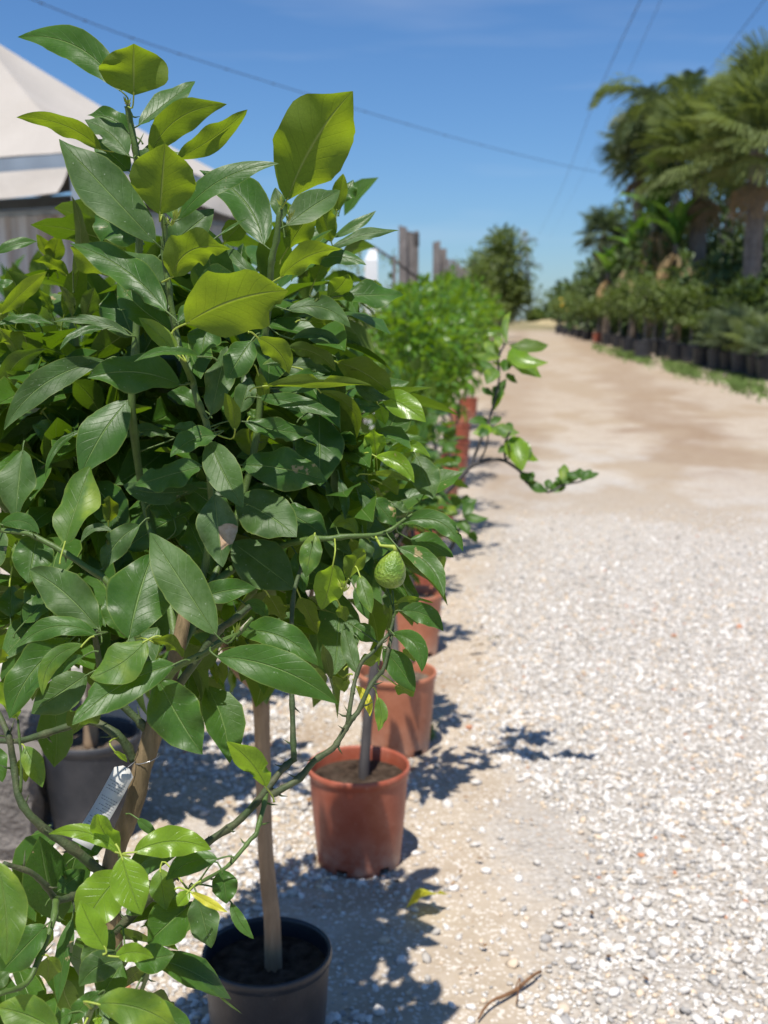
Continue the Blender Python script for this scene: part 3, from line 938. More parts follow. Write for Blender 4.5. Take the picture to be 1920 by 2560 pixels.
def near_leaves():
    ox = oy = 0; S = 3.318; idx = 0
    pet = {True: MB(), False: MB()}
    seg = np.array([tuple(s) for s in SEGS])
    for ln in NEAR.strip().splitlines():
        w = ln.split()
        if w[0] == '@': ox, oy = float(w[1]), float(w[2]); continue
        bx, by, tx, ty, W = (float(x) for x in w[:5]); side, bend, z, kind = w[5], float(w[6]), float(w[7]), w[8]
        idx += 1
        qx, qy = ox + bx / S, oy + by / S
        if 350 < qx < 930 and 900 < qy < 1400 and z < 1.45: z += .075
        elif qx < 350 and 850 < qy < 1250 and z < 1.45: z += .04
        elif 380 < qx < 800 and 560 < qy < 900 and z < 1.38: z -= .02
        r = random.Random(idx * 31)
        b = P(ox + bx / S, oy + by / S, z)
        tscr = P(ox + tx / S, oy + ty / S, z) - b           # in the plane facing the camera
        k = .55 + r.uniform(-.2, .25)
        sd = -1 if side == 't' else 1
        ntop = Vector((r.uniform(-.3, .3), sd * 1.0, k if side == 't' else k + .25))
        # choose how far the tip comes forward so that the blade lies square to ntop
        fw = -(tscr.dot(ntop)) / FWD.dot(ntop)
        mxf = tscr.length * .75
        fw = max(-mxf, min(mxf, fw))
        ax = tscr + FWD * fw
        L = ax.length
        fr = leaf_frame(ax, ntop)
        y = fr.to_3x3() @ Vector((0, 1, 0))
        # apparent breadth -> true breadth
        s2 = Vector((tscr.dot(RT), tscr.dot(UPV))).normalized()
        yp = Vector((y.dot(RT), y.dot(UPV)))
        perp = abs(yp.x * -s2.y + yp.y * s2.x)
        Wd = W / S / F * z / max(perp, .5)
        Wd = min(Wd, L * .80) if side == 't' else Wd
        # bend is given as seen in the photo, positive to the right of the way base -> tip
        sgn = 1 if (yp.x * -s2.y + yp.y * s2.x) > 0 else -1
        me = leaf_mesh('leaf', M[kind], L=L, W=Wd, bend=bend * sgn, arch=r.uniform(.0, .07), fold=r.uniform(.08, .38), wav=r.uniform(.10, .34),
                       twist=r.uniform(-.35, .35), nu=18, nv=8, seed=idx, bite=(1 if r.random() < .22 else 0) + (1 if r.random() < .1 else 0), ser=.026, sharp=r.uniform(.6, 1.4), cup=r.uniform(0, .2))
        link('leaf', me, near, None, Matrix.Translation(b - NB) @ fr)
        # petiole
        d = np.linalg.norm(seg - np.array(b), axis=1); i = int(d.argmin())
        back = -ax.normalized()
        if d[i] < .05: e = Vector(seg[i])
        else: e = b + back * .018 + Vector((0, 0, -.006))
        m_ = b + (back * .4 + (e - b).normalized() * .3) * min((e - b).length, .03)
        pet[kind in 'yYmo'].tube(spline([b + ax.normalized() * .004, b, m_, e], None, 3)[0], [.0010] * 9 + [.0016], 5)
    for kk, mb in pet.items():
        o = mb.build('leaf_stalks', M['petiole' if kk else 'green_stem'], near); o['kind'] = 'stuff'
M['petiole'] = m_simple('petiole', (.30, .37, .05), .5, .4, .2, 60)
near_leaves()
# inner leaves of the crown, behind the ones read off the photo
trs = []
zones = [((.0, .0), 0)]
for (px, py, z, rx, ry, rz, n) in [(430, 1000, 1.70, 380, 330, .18, 280), (230, 1250, 1.62, 270, 250, .16, 150), (740, 1150, 1.70, 190, 330, .16, 120), (700, 1450, 1.62, 190, 110, .12, 45),
                                   (150, 1500, 1.55, 180, 110, .12, 50), (420, 1560, 1.50, 220, 60, .10, 22), (90, 980, 1.65, 150, 260, .16, 90), (640, 820, 1.62, 170, 160, .12, 45), (430, 700, 1.55, 110, 160, .08, 16),
                                   (880, 1330, 1.62, 80, 170, .10, 26), (150, 2350, 1.45, 140, 110, .1, 24), (20, 2280, 1.5, 80, 120, .1, 20)]:
    c = P(px, py, z); e = crown_leaves(c, (rx / F * z, rz, ry / F * z), n, .105, .6, .3, .8)
    trs += e
a_, b_ = split_near(trs, 43)
leaf_parts(near, a_, 'd', .48); leaf_stuff('leaves', near, b_, 'd', .48, 5, 4)

# unfolding buds
def bud(px, py, z, n=7, L=.011):
    c = P(px, py, z); me = MB()
    for k in range(n):
        d = (rnd_dir() * .7 + Vector((0, -.1, 1))).normalized(); s_ = d.orthogonal().normalized() * L * .13; l_ = L * random.uniform(.6, 1.3)
        me.add([c, c + d * l_ * .5 + s_, c + d * l_ + Vector((0, 0, L * .1)), c + d * l_ * .5 - s_], [(0, 1, 2, 3)])
    me.build('leaf_bud', M['petiole'], near, False)
for a__ in [(438, 552, 1.265), (725, 548, 1.39), (722, 556, 1.39), (388, 335, 1.37), (395, 340, 1.37), (703, 515, 1.40), (441, 545, 1.265), (428, 566, 1.265), (318, 262, 1.355), (861, 1480, 1.36), (855, 1470, 1.36), (590, 1583, 1.22)]: bud(*a__)
# cut tips and tied nodes
mb = MB()
for (px, py, z, ex, ey) in [(318, 262, 1.36, 322, 254), (601, 1575, 1.225, 631, 1545)]: mb.tube([P(px, py, z), P(ex, ey, z)], [.0036 if px < 400 else .002, .0030 if px < 400 else .0018], 8)
mb.build('pruned_tip', m_simple('cut_wood', (.55, .50, .36), .8, .2), near)

# the lemon: hangs on a short stalk from the right-hand twig
def lathe(prof, n=32, c=(0, 0, 0), skip=None):
    mb = MB(); V = []; Fc = []
    for i, (r, z) in enumerate(prof):
        for k in range(n):
            th = 2 * math.pi * k / n; V.append((c[0] + r * math.cos(th), c[1] + r * math.sin(th), c[2] + z))
    for i in range(len(prof) - 1):
        for k in range(n):
            if skip and skip(i, k): continue
            k2 = (k + 1) % n
            Fc.append((i * n + k, i * n + k2, (i + 1) * n + k2, (i + 1) * n + k))
    mb.add(V, Fc); return mb
lc = P(977, 1427, 1.38)
t = NT('green_lemon_skin')
tc = t.N('ShaderNodeTexCoord').outputs['Object']
n1 = t.noise(tc, 260, 3, .5); n2 = t.noise(tc, 45, 4)
c = t.mix(t.rng(n2, .35, .68), (.10, .19, .018), (.24, .33, .04))
c = t.mix(t.rng(t.noise(tc, 70, 4, .6), .66, .70, 0, .8), c, (.45, .30, .08))
M['lemon'] = t.done(t.bsdf(c, .38, .5, t.bump(n1, .0030)))
fr_o = empty('lemon', lc + Vector((0, 0, .028)), 'single green unripe lemon hanging among leaves on the right side of the nearest tree', 'lemon')
prof = [(.0001, .030), (.0035, .0285), (.0075, .0235), (.0115, .018), (.0160, .011), (.0190, .002), (.0197, -.006), (.0180, -.014), (.0130, -.020), (.0070, -.0232), (.003, -.0245), (.0001, -.0252)]
pq, _ = spline([(a, 0, b) for a, b in prof], None, 3)
lb = lathe([(max(p.x, .0001) * .97, p.z * .88) for p in pq], 36)
rot = Matrix.Rotation(R(14), 3, 'Y')
lb.v = [tuple(rot @ Vector(p) + lc) for p in lb.v]
lb.build('rind', M['lemon'], fr_o)
top = lc + rot @ Vector((0, 0, .0245))
sm = MB(); sm.tube([top, top + Vector((-.002, 0, .006)), P(951, 1364, 1.385), P(938, 1340, 1.39)], [.0034, .0026, .0017, .0016], 7)
sm.build('stalk', M['petiole'], fr_o)

# white tag tied to the trunk
t_top = P(316, 1918, 1.325); t_bot = P(203, 2112, 1.29)
ax = (t_bot - t_top); L = ax.length; ax.normalize()
side = ax.cross(Vector((.25, 1, .2))).normalized(); nr = side.cross(ax).normalized()
if nr.y > 0: nr = -nr; side = -side
hw = .0125
tg = empty('plant_tag', t_top, 'white printed plant tag hanging by a wire from the trunk of the nearest tree', 'tag')
mb = MB(); ns = 12
out = [(0, .35), (.06, 1.0)] + [(.06 + .94 * i / ns, 1.0) for i in range(1, ns + 1)]
vv = []
for (s, wd) in out:
    cv = nr * (-.010 * math.sin(s * 3.0))
    for e in (-1, 1):
        for th in (0, .0007):
            vv.append(t_top + ax * (L * s) + side * (hw * wd * e) + cv - nr * th)
ff = []
for i in range(len(out) - 1):
    a = i * 4; b = a + 4
    ff += [(a, a + 2, b + 2, b), (a + 1, b + 1, b + 3, a + 3), (a, b, b + 1, a + 1), (a + 2, a + 3, b + 3, b + 2)]
e = (len(out) - 1) * 4
ff += [(0, 1, 3, 2), (e, e + 2, e + 3, e + 1)]
mb.add(vv, ff); mb.build('card', m_simple('tag_plastic', (.50, .49, .46), .45, .4, .05, 20), tg)  # white card, its colour greyed to stand in for shade
mb = MB()
rnd_ = random.Random(4)
for i in range(23):
    s = .20 + .033 * i
    if i in (4, 5): continue
    cv = nr * (-.010 * math.sin(s * 3.0) + .0004)
    x = -.8
    while x < .75:
        wl_ = rnd_.uniform(.10, .32)
        if x + wl_ > .82 or (rnd_.random() < .12 and x > 0): break
        a = t_top + ax * (L * s) + side * (hw * x) + cv; b = a + side * (hw * wl_)
        h_ = ax * .00055
        mb.add([a, b, b + h_, a + h_], [(0, 1, 2, 3)])
        x += wl_ + .07
o = mb.build('printed_lines', m_simple('tag_ink', (.12, .12, .13), .6, .2, .05), tg, smooth=False); o['kind'] = 'stuff'
mb = MB()
cc = P(368, 1900, 1.35); lp_ = []
for i in range(19):
    th = 2 * math.pi * i / 18
    lp_.append(cc + RT * (.0145 * math.cos(th)) + Vector((0, .0145 * math.sin(th), .004 * math.cos(th) + .002)))
mb.tube(lp_, .0006, 5, 0, False)
mb.tube(spline([lp_[9], P(336, 1905, 1.335), t_top + ax * .003], None, 5)[0], .0006, 5)
mb.build('wire', m_simple('tie_wire', (.45, .45, .46), .3, .6, .05, metal=.8), tg)

# ------------------------------------------------------------------ pots
def pot(parent, R0, H, mat, soil='soil', holes=6, lip=.006, fill=.86, seg=48):
    b = wpos(parent)
    rb = R0 * .82
    prof = [(rb * .96, .0), (rb, .004), (rb + (R0 - rb) * .06, .022), (rb + (R0 - rb) * .5, H * .5), (R0 * .965, H * .90), (R0 * .968, H * .915), (R0 * 1.0, H * .93), (R0 * 1.01, H * .965), (R0 * 1.0, H * .992),
            (R0 * .985, H), (R0 * .955, H * .995), (R0 * .945, H * .97), (R0 * .93, H * .90), (rb + (R0 - rb) * .5 - .004, H * .5), (rb - .004, .012), (.001, .010)]
    every = seg // max(holes, 1)
    mb = lathe(prof, seg, (b.x, b.y, b.z), (lambda i, k: i in (1, 13) and (k % every) in (0, 1)) if holes else None)
    mb.build('pot', M[mat], parent)
    zs = H * fill; rs = R0 * .925
    V = [(b.x, b.y, b.z + zs)]; Fc = []; nr_, n = 6, 28
    for j in range(1, nr_ + 1):
        for k in range(n):
            th = 2 * math.pi * k / n; r = rs * j / nr_
            V.append((b.x + r * math.cos(th), b.y + r * math.sin(th), b.z + zs + (random.uniform(-.006, .008) if j < nr_ else 0)))
    for k in range(n): Fc.append((0, 1 + k, 1 + (k + 1) % n))
    for j in range(1, nr_):
        for k in range(n):
            a = 1 + (j - 1) * n; c_ = 1 + j * n; k2 = (k + 1) % n
            Fc.append((a + k, c_ + k, c_ + k2, a + k2))
    mb = MB(); mb.add(V, Fc); mb.build('soil', M[soil], parent)
    return b.z + zs
def branches(parent, start, targets, r0, r1, mat, limit=14):
    for tgt in targets[:limit]:
        s = start + Vector((0, 0, random.uniform(-.02, .06)))
        m1 = s.lerp(tgt, .4) + Vector((random.uniform(-.03, .03), random.uniform(-.03, .03), .03)) 
        q, rr = spline([s, m1, tgt], [r0, (r0 + r1) / 2, r1], 4)
        mb = MB(); mb.tube(q, rr, 6, .1); mb.build('branch', M[mat], parent)
def leafy(parent, crowns, L, key, nparts, wr=.46, lod=(7, 4), lod2=(3, 2), start=None, br=(.008, .003), bmat='dark_stem', nbr=12, droop=.25):
    trs = []
    for (c, rad, n) in crowns: trs += crown_leaves(c, rad, n, L, .55, droop)
    a, b = split_near(trs, nparts)
    if a: leaf_parts(parent, a, key, wr, *lod)
    leaf_stuff('leaves', parent, b, key, wr, *lod2)
    if start is not None:
        tg_ = [Vector(random.choice(trs)[0]) for _ in range(nbr)]
        branches(parent, start, tg_, br[0], br[1], bmat, nbr)

# B: lemon tree with the tan trunk in the black pot
bB = P(668, 2400, 2.26)
B = empty('potted_lemon_tree', (bB.x, bB.y, 0), 'potted lemon tree with a straight tan trunk in the black pot nearest the camera', 'potted tree')
pot(B, .128, .27, 'black_pot', 'soil', 0)
tp = [P(686, 2435, 2.26), P(684, 2422, 2.26), P(680, 2300, 2.25), P(671, 2211, 2.25), P(662, 2090, 2.24), P(657, 1882, 2.23), P(653, 1762, 2.22), P(650, 1722, 2.22), P(655, 1690, 2.22)]
q, rr = spline(tp, [.0185, .0178, .0165, .0160, .0150, .0150, .0165, .0195, .012], 4)
mb = MB(); mb.tube(q, rr, 16, .04); mb.build('trunk', M['tan_bark'], B)
for pts, r0, r1 in (([P(649, 1735, 2.22), P(625, 1705, 2.22), P(590, 1670, 2.22), P(540, 1560, 2.22), P(500, 1350, 2.25)], .013, .006),
                    ([P(655, 1735, 2.22), P(680, 1712, 2.22), P(705, 1690, 2.22), P(760, 1580, 2.2), P(800, 1350, 2.2)], .009, .004),
                    ([P(652, 1735, 2.22), P(650, 1680, 2.24), P(655, 1500, 2.28), P(650, 1100, 2.3)], .012, .005)):
    q, rr = spline(pts, [r0 + (r1 - r0) * i / (len(pts) - 1) for i in range(len(pts))], 4)
    mb = MB(); mb.tube(q, rr, 8, .08); mb.build('branch', M['tan_bark' if r0 > .01 else 'bark'], B)
cr = []
for (px, py, z, rx, ry, rz, n) in [(560, 1130, 2.26, 215, 340, .20, 330), (560, 1500, 2.25, 260, 110, .18, 70), (770, 720, 2.2, 80, 130, .12, 60), (740, 1020, 2.15, 60, 260, .10, 70), (640, 1430, 2.2, 130, 120, .14, 50)]:
    cr.append((P(px, py, z), (rx / F * z, rz, ry / F * z), n))
leafy(B, cr, .105, 'd', 260, .5, (7, 4), (4, 2), P(652, 1690, 2.23), (.006, .0025), 'green_stem', 10)

# C: trunk in the red pot, shade put into its bark colour, long branches reaching over the track
Cx, Cy = P(897, 1960, 3.17).x, P(897, 1960, 3.17).y
Ct = empty('potted_citrus_tree', (Cx, Cy, 0), 'potted citrus tree in the dark red pot, its thin branches reaching right over the gravel', 'potted tree')
pot(Ct, .142, .285, 'terra', 'soil', 6)
tp = [P(904, 1985, 3.17), P(908, 1965, 3.17), P(913, 1880, 3.17), P(919, 1797, 3.18), P(930, 1715, 3.2), P(943, 1610, 3.22), P(955, 1517, 3.25), P(962, 1440, 3.28), P(985, 1350, 3.3)]
q, rr = spline(tp, [.018, .016, .0148, .0142, .014, .0135, .013, .012, .010], 4)
mb = MB(); mb.tube(q, rr, 12, .05); mb.build('trunk', M['dark_bark'], Ct)  # darker bark stands in for the foliage shade on this trunk
NS = 3.318
def N_(x, y, z, ox=1150, oy=700): return P(ox + x / NS, oy + y / NS, z)
for pts, r0, r1 in (([P(962, 1440, 3.28), P(1000, 1340, 3.42), P(1050, 1285, 3.42), P(1100, 1245, 3.42), P(1150, 1196, 3.42), P(1180, 1164, 3.42), P(1225, 1149, 3.42), P(1261, 1152, 3.42), P(1301, 1179, 3.42), P(1319, 1209, 3.42), P(1370, 1230, 3.42), P(1409, 1212, 3.42), P(1454, 1203, 3.42), P(1493, 1185, 3.42)], .009, .0018),
                    ([P(1178, 1166, 3.42), P(1190, 1130, 3.42), P(1204, 1095, 3.42), P(1222, 1053, 3.42), P(1240, 989, 3.42), P(1248, 941, 3.42), P(1246, 896, 3.42), P(1262, 860, 3.42)], .0045, .003),
                    ([P(1195, 1160, 3.42), P(1215, 1120, 3.44), P(1222, 1075, 3.42)], .003, .002),
                    ([P(1263, 1150, 3.42), P(1262, 1110, 3.42), P(1275, 1080, 3.28)], .004, .003),
                    ([P(1261, 1152, 3.42), P(1276, 1138, 3.42), P(1272, 1110, 3.28)], .003, .002),
                    ([P(962, 1440, 3.28), P(1040, 1420, 3.42), P(1120, 1380, 3.42), P(1150, 1320, 3.42), P(1180, 1290, 3.42)], .008, .003),
                    ([P(1368, 1230, 3.42), P(1369, 1212, 3.42)], .002, .001), ([P(1409, 1212, 3.42), P(1413, 1180, 3.42)], .002, .001)):
    q, rr = spline(pts, [r0 + (r1 - r0) * i / (len(pts) - 1) for i in range(len(pts))], 4)
    mb = MB(); mb.tube(q, rr, 7, .25); mb.build('branch', M['dark_bark'], Ct)
CL = """410 545 700 540 110 -.15 o
430 560 680 690 110 -.3 y
400 610 635 800 140 -.1 m
410 600 495 590 90 0 m
390 530 440 260 40 .1 m
340 640 240 500 75 .1 m
330 640 120 640 60 .1 m
360 760 400 660 80 0 d
400 770 465 850 50 -.2 d
310 760 190 660 50 .1 d
270 1060 385 830 60 0 d
285 1080 370 940 55 .1 y
280 960 200 890 45 .1 d
290 960 300 880 50 0 d
300 740 220 860 90 0 m
330 560 310 470 50 0 m
240 1200 110 1270 85 .2 y
250 1180 80 1180 60 0 d
250 1200 340 1140 50 0 d
250 1230 460 1270 90 -.1 m
380 1250 430 1190 60 0 d
430 1300 490 1560 140 0 y
450 1290 620 1480 130 -.28 y
480 1340 550 1490 90 0 o
400 1390 320 1430 50 0 d
390 1400 420 1450 40 0 d
230 1240 160 1300 60 0 d
300 1220 360 1310 70 0 m
520 1590 600 1650 60 -.25 d
560 1680 610 1600 50 0 d
730 1750 590 1650 70 .25 d
730 1740 740 1660 60 0 d
740 1750 850 1660 75 -.15 d
860 1690 880 1540 60 0 m
860 1690 1000 1570 50 -.1 d
860 1690 830 1570 30 0 d
1010 1660 1000 1570 75 0 d
1010 1660 1080 1580 75 -.1 d
1020 1660 1145 1610 40 0 d
1000 1640 900 1600 50 .1 d
860 1680 790 1650 40 0 d
20 1900 130 1830 80 0 d
20 1930 210 1970 60 -.2 d
-10 1900 -60 1800 70 0 d
30 1950 100 1860 80 0 d
-20 1950 -130 1900 70 0 m
-10 1990 60 2100 70 0 d
-30 2000 -120 2080 80 0 d
40 1900 60 1790 60 0 d
60 2090 130 2170 70 0 d
-80 1540 0 1470 80 0 d
-60 1560 -140 1500 70 0 d
0 1640 60 1560 60 0 d
-110 1690 -30 1620 60 0 d
-120 1880 -200 1800 80 0 m
-40 1420 -120 1360 70 0 d"""
for ln in CL.splitlines():
    w = ln.split(); bx, by, tx, ty, W = (float(x) for x in w[:5])
    b = N_(bx, by, 3.42 + random.uniform(-.03, .03)); s = N_(tx, ty, 3.42) - N_(bx, by, 3.42)
    nt = Vector((random.uniform(-.4, .4), -1.0, .9))
    fw = max(-s.length * .6, min(s.length * .6, -(s.dot(nt)) / FWD.dot(nt)))
    ax = (s + FWD * fw) * 1.12
    me = leaf_mesh('leaf', M[w[6]], L=ax.length, W=min(W / NS / F * 3.42 * 1.45, ax.length * .7), bend=-float(w[5]), arch=.08, fold=.3, wav=.12, nu=8, nv=4, seed=int(abs(bx) + abs(by)))
    link('leaf', me, Ct, None, Matrix.Translation(b - wpos(Ct)) @ leaf_frame(ax, nt))
cr = []
for (px, py, z, rx, ry, rz, n) in [(930, 1330, 3.25, 130, 150, .14, 110), (1000, 1180, 3.3, 110, 100, .12, 60)]:
    cr.append((P(px, py, z), (rx / F * z, rz, ry / F * z), n))
leafy(Ct, cr, .085, 'd', 170, .45, (5, 2), (3, 2), P(962, 1430, 3.28), (.005, .002), 'dark_bark', 8)

# the row behind: (x centre, photo y of rim, pot look, crown: height of centre, radii, leaves, kind of leaf)
GRP = 'potted citrus trees in the row along the left of the track'
def row_tree(x, y, potm, soil, Rp, Hp, lean, hc, rad, n, key, nparts, L, label, trunk='grey_bark', tr=.012, fork=.55, group=GRP, name='potted_citrus_tree', holes=6, lod=(4, 2)):
    y = (y - .22) / .986
    g0 = hgt(y)
    o = empty(name, (x, y, g0), label, 'potted tree', group)
    zs = pot(o, Rp, Hp, potm, soil, holes, seg=36 if y < 9 else 24)
    top = Vector((x + lean, y, g0 + fork))
    q, rr = spline([Vector((x - .005, y, zs - .02)), Vector((x + lean * .2, y + .01, zs + (g0 + fork - zs) * .4)), top], [tr * 1.2, tr, tr * .9], 4)
    mb = MB(); mb.tube(q, rr, 9, .08); mb.build('trunk', M[trunk], o)
    c = Vector((x + lean, y, g0 + hc))
    crs = [(c, rad, int(n * .6))]
    for _ in range(3):
        d = rnd_dir()
        crs.append((c + Vector((d.x * rad[0] * .6, d.y * rad[1] * .5, d.z * rad[2] * .6)), tuple(k * .55 for k in rad), int(n * .14)))
    leafy(o, crs, L, key, nparts, .50, lod, (2, 2), top, (tr * .6, tr * .2), 'dark_stem', 9, .1)
    return o
def xz(px, z): return (px - CX) / F * z
row_tree(.045, 4.02, 'terra2', 'dry_soil', .140, .285, -.04, .95, (.17, .16, .20), 170, 'd', 150, .085,
         'potted citrus tree in the faded orange pot just behind the dark red pot', 'grey_bark', .014, .66)
row_tree(.128, 5.18, 'terra2', 'dry_soil', .140, .285, -.05, .98, (.22, .2, .26), 210, 'd', 140, .08,
         'potted citrus tree in the third terracotta pot, behind the hanging green lemon', 'dark_bark', .016, .62)
rowd = [(.165, 6.1, 'terra', .95, (.26, .25, .30), 320, 'd', 110, .075, 'thin-trunked potted citrus in the fourth red pot, half hidden behind lemon leaves'),
        (.23, 7.15, 'terra', 1.18, (.38, .33, .42), 700, 'g', 200, .075, 'bright green bushy potted citrus standing fifth from the front in the row'),
        (.36, 8.0, 'terra', 1.28, (.42, .35, .48), 800, 'g', 200, .075, 'bright green potted citrus, nearest of the three fullest crowns beside the bare twigs'),
        (.44, 8.85, 'terra2', 1.32, (.44, .36, .50), 800, 'g', 180, .075, 'bright green potted citrus in the orange pot between two redder pots'),
        (.60, 10.2, 'terra', 1.36, (.48, .4, .52), 850, 'g', 160, .075, 'bright green potted citrus whose crown stands tallest before the wooden posts'),
        (.71, 11.3, 'terra', 1.38, (.48, .42, .52), 800, 'g', 100, .08, 'potted citrus further along the row, its red pot seen beside a dark trunk'),
        (.83, 12.8, 'terra', 1.40, (.50, .42, .55), 800, 'g', 0, .085, 'potted citrus near the far end of the red pots, right edge of the bright foliage'),
        (.97, 14.6, 'terra2', 1.42, (.50, .45, .55), 700, 'g', 0, .09, 'second to last potted citrus of the red-pot row, paler orange pot'),
        (1.19, 16.2, 'terra', 1.4, (.52, .45, .55), 700, 'g', 0, .09, 'last and farthest potted citrus of the row in red pots')]
for i, (x, y, pm_, hc, rad, n, key, npt, L, lab) in enumerate(rowd):
    row_tree(x, y, pm_, 'dry_soil', .145, .285, random.uniform(-.03, .03) - .06, hc + .03, (rad[0], rad[1], rad[2] * .88), int(n * 1.05), key, npt, L * 1.2, lab, ['dark_bark', 'mid_bark'][i % 2], .014, .66)
# bamboo cane / second stems in the row
# left-hand trees behind the near one
GL = 'potted trees standing left behind the nearest lemon tree'
gx = P(237, 1900, 3.37).x
row_tree(gx, 3.35, 'grey_pot', 'dry_soil', .142, .31, .03, 1.20, (.42, .26, .48), 520, 'd', 300, .11, 'citrus tree in a dusty black pot at far left, behind the white tag', 'tan_bark', .019, .72, GL, 'potted_lemon_tree', 0, (6, 2))
row_tree(xz(455, 4.3) - .09, 4.3, 'grey_pot', 'dry_soil', .13, .30, -.02, 1.15, (.40, .28, .42), 420, 'd', 160, .10, 'citrus tree in a pale dusty pot seen under the leaves, left of the tan trunk', 'grey_bark', .018, .75, GL, 'potted_lemon_tree', 0, (5, 2))
row_tree(-1.55, 4.6, 'grey_pot', 'dry_soil', .14, .30, -.02, 1.25, (.42, .28, .42), 420, 'd', 120, .10, 'leafy citrus tree cut by the left edge of the photo, before the metal cabin', 'grey_bark', .018, .75, GL, 'potted_lemon_tree', 0, (5, 2))
row_tree(-.95, 5.6, 'terra', 'dry_soil', .14, .28, 0, 1.15, (.42, .3, .38), 420, 'g', 80, .09, 'bushy citrus in a red pot hidden behind the left-hand crowns', 'grey_bark', .016, .6, GL, 'potted_citrus_tree', 0, (4, 2))
row_tree(-.45, 6.8, 'grey_pot', 'dry_soil', .14, .28, 0, 1.25, (.45, .35, .42), 520, 'd', 60, .09, 'citrus tree behind the tan-trunked tree, seen between its leaves', 'grey_bark', .016, .6, GL, 'potted_citrus_tree', 0, (4, 2))
row_tree(-.15, 8.6, 'grey_pot', 'dry_soil', .14, .28, 0, 1.35, (.5, .35, .42), 520, 'f', 0, .09, 'dull green shrub in a pot behind the white post', 'grey_bark', .016, .6, GL, 'potted_citrus_tree', 0, (4, 2))

# ------------------------------------------------------------------ left edge: concrete blocks and slab
M['concrete'] = m_simple('rough_concrete', (.20, .18, .16), .9, .2, .25, 8, .012, dirt=(.14, .12, .11), dirt_amt=.6)
M['pale_concrete'] = m_simple('pale_concrete', (.58, .53, .46), .9, .2, .15, 6, .006, dirt=(.3, .26, .2), dirt_amt=.4)
def rough_block(name, c, d, mat, label, cat, rz=0, amp=.012, group=None):
    import bmesh
    bm = bmesh.new(); bmesh.ops.create_cube(bm, size=1)
    bmesh.ops.subdivide_edges(bm, edges=bm.edges[:], cuts=5, use_grid_fill=True)
    for v in bm.verts:
        v.co = Vector((v.co.x * d[0], v.co.y * d[1], (v.co.z + .5) * d[2]))
        v.co += rnd_dir() * amp * (1 if v.co.z > .01 else 0)
    me = bpy.data.meshes.new(name); bm.to_mesh(me); bm.free()
    o = link(name, me, None, M[mat]); o.location = c; o.rotation_euler = (0, 0, rz); tag(o, label, cat, group); return o
sx = P(40, 1900, 3.2)
rough_block('concrete_block', (sx.x - .13, 3.10, 0), (.34, .24, .26), 'concrete', 'dark rough concrete block lying at the left edge before the black pot', 'block', .1)
rough_block('concrete_block', (sx.x - .19, 3.56, 0), (.40, .30, .30), 'concrete', 'concrete block standing behind the darker block at the left edge', 'block', -.05)
rough_block('concrete_slab', (sx.x - .30, 4.15, 0), (.95, .75, .32), 'pale_concrete', 'pale flat-topped concrete slab at the left edge behind the black pot', 'slab', .03, .005)

# ------------------------------------------------------------------ ground litter
def leaf_on_ground(px, py, L, W, key, ang, label, cat='leaf'):
    g_ = G(px, py); me = leaf_mesh('fallen_leaf', M[key], L=L, W=W, arch=.12, fold=.25, wav=.2, nu=10, nv=6, seed=px)
    o = link('fallen_leaf', me, None); o.location = g_ + Vector((0, 0, .030)); o.rotation_euler = (R(-24), R(-8), ang); tag(o, label, cat)
leaf_on_ground(1015, 2298, .115, .08, 'Y', .35, 'yellow-green fallen leaf lying on the gravel right of the black pot')
leaf_on_ground(1172, 1640, .085, .035, 'dry', .35, 'dry pinkish brown fallen leaf on the sand beside the pot row')
leaf_on_ground(1215, 1617, .07, .022, 'k', .1, 'small dark fallen leaf just beyond the dry brown leaf on the sand')
tw = [G(1195, 2560), G(1225, 2528), G(1285, 2490), G(1330, 2462), G(1352, 2440)]
q, rr = spline([p + Vector((0, 0, .012 + .01 * (i % 2))) for i, p in enumerate(tw)], [.002, .0032, .0045, .004, .003], 4)
mb = MB(); mb.tube(q, rr, 7, .3); mb.tube(spline([tw[2] + Vector((0, 0, .014)), G(1300, 2475) + Vector((0, 0, .03)), G(1290, 2520) + Vector((0, 0, .01))], None, 4)[0], .0015, 5)
o = mb.build('fallen_twig', m_simple('dry_twig', (.19, .10, .05), .8, .2, .3, 60), None, org=tw[2]); tag(o, 'brown dry twig lying on the gravel at the bottom of the photo', 'twig')
def tuft(px, py, n, h, label, spread=.03):
    g_ = G(px, py); mb = MB()
    for _ in range(n):
        a = g_ + Vector((random.gauss(0, spread), random.gauss(0, spread), 0)); d = Vector((random.uniform(-.5, .7), random.uniform(-.4, .4), 1)).normalized()
        hh_ = h * random.uniform(.5, 1.1); s = Vector((.0022, 0, 0)); m_ = a + d * hh_ * .6; e_ = a + d * hh_ + Vector((d.x * .04, 0, -.015))
        mb.add([a - s, a + s, m_ + s * .7, m_ - s * .7, e_], [(0, 1, 2, 3), (3, 2, 4)])
    o = mb.build('grass_tuft', M['g_blade'], None, org=g_); tag(o, label, 'grass')
M['g_blade'] = m_simple('grass_blade', (.14, .24, .05), .6, .3, .3, 30)
tuft(1080, 1850, 14, .12, 'small green grass tuft growing against the faded orange pot', .012)
mb = MB(); rl = random.Random(11)
for i in range(150):
    z_ = 2.4 + 6 * rl.random() ** 1.6; px = rl.uniform(250, 1900) if i % 3 else rl.gauss(1130, 90)
    g_ = G(px, 1280 + F * math.tan(math.atan(1.5 / z_) - PITCH)); l_ = rl.uniform(.008, .030); a = rl.uniform(0, 6.28); d = Vector((math.cos(a), math.sin(a), rl.uniform(0, .3))) * l_; e_ = Vector((-d.y, d.x, .2 * l_)) * rl.uniform(.08, .4)
    g_ = g_ + Vector((0, 0, .016)); mb.add([g_, g_ + d * .5 + e_, g_ + d, g_ + d * .5 - e_], [(0, 1, 2, 3)])
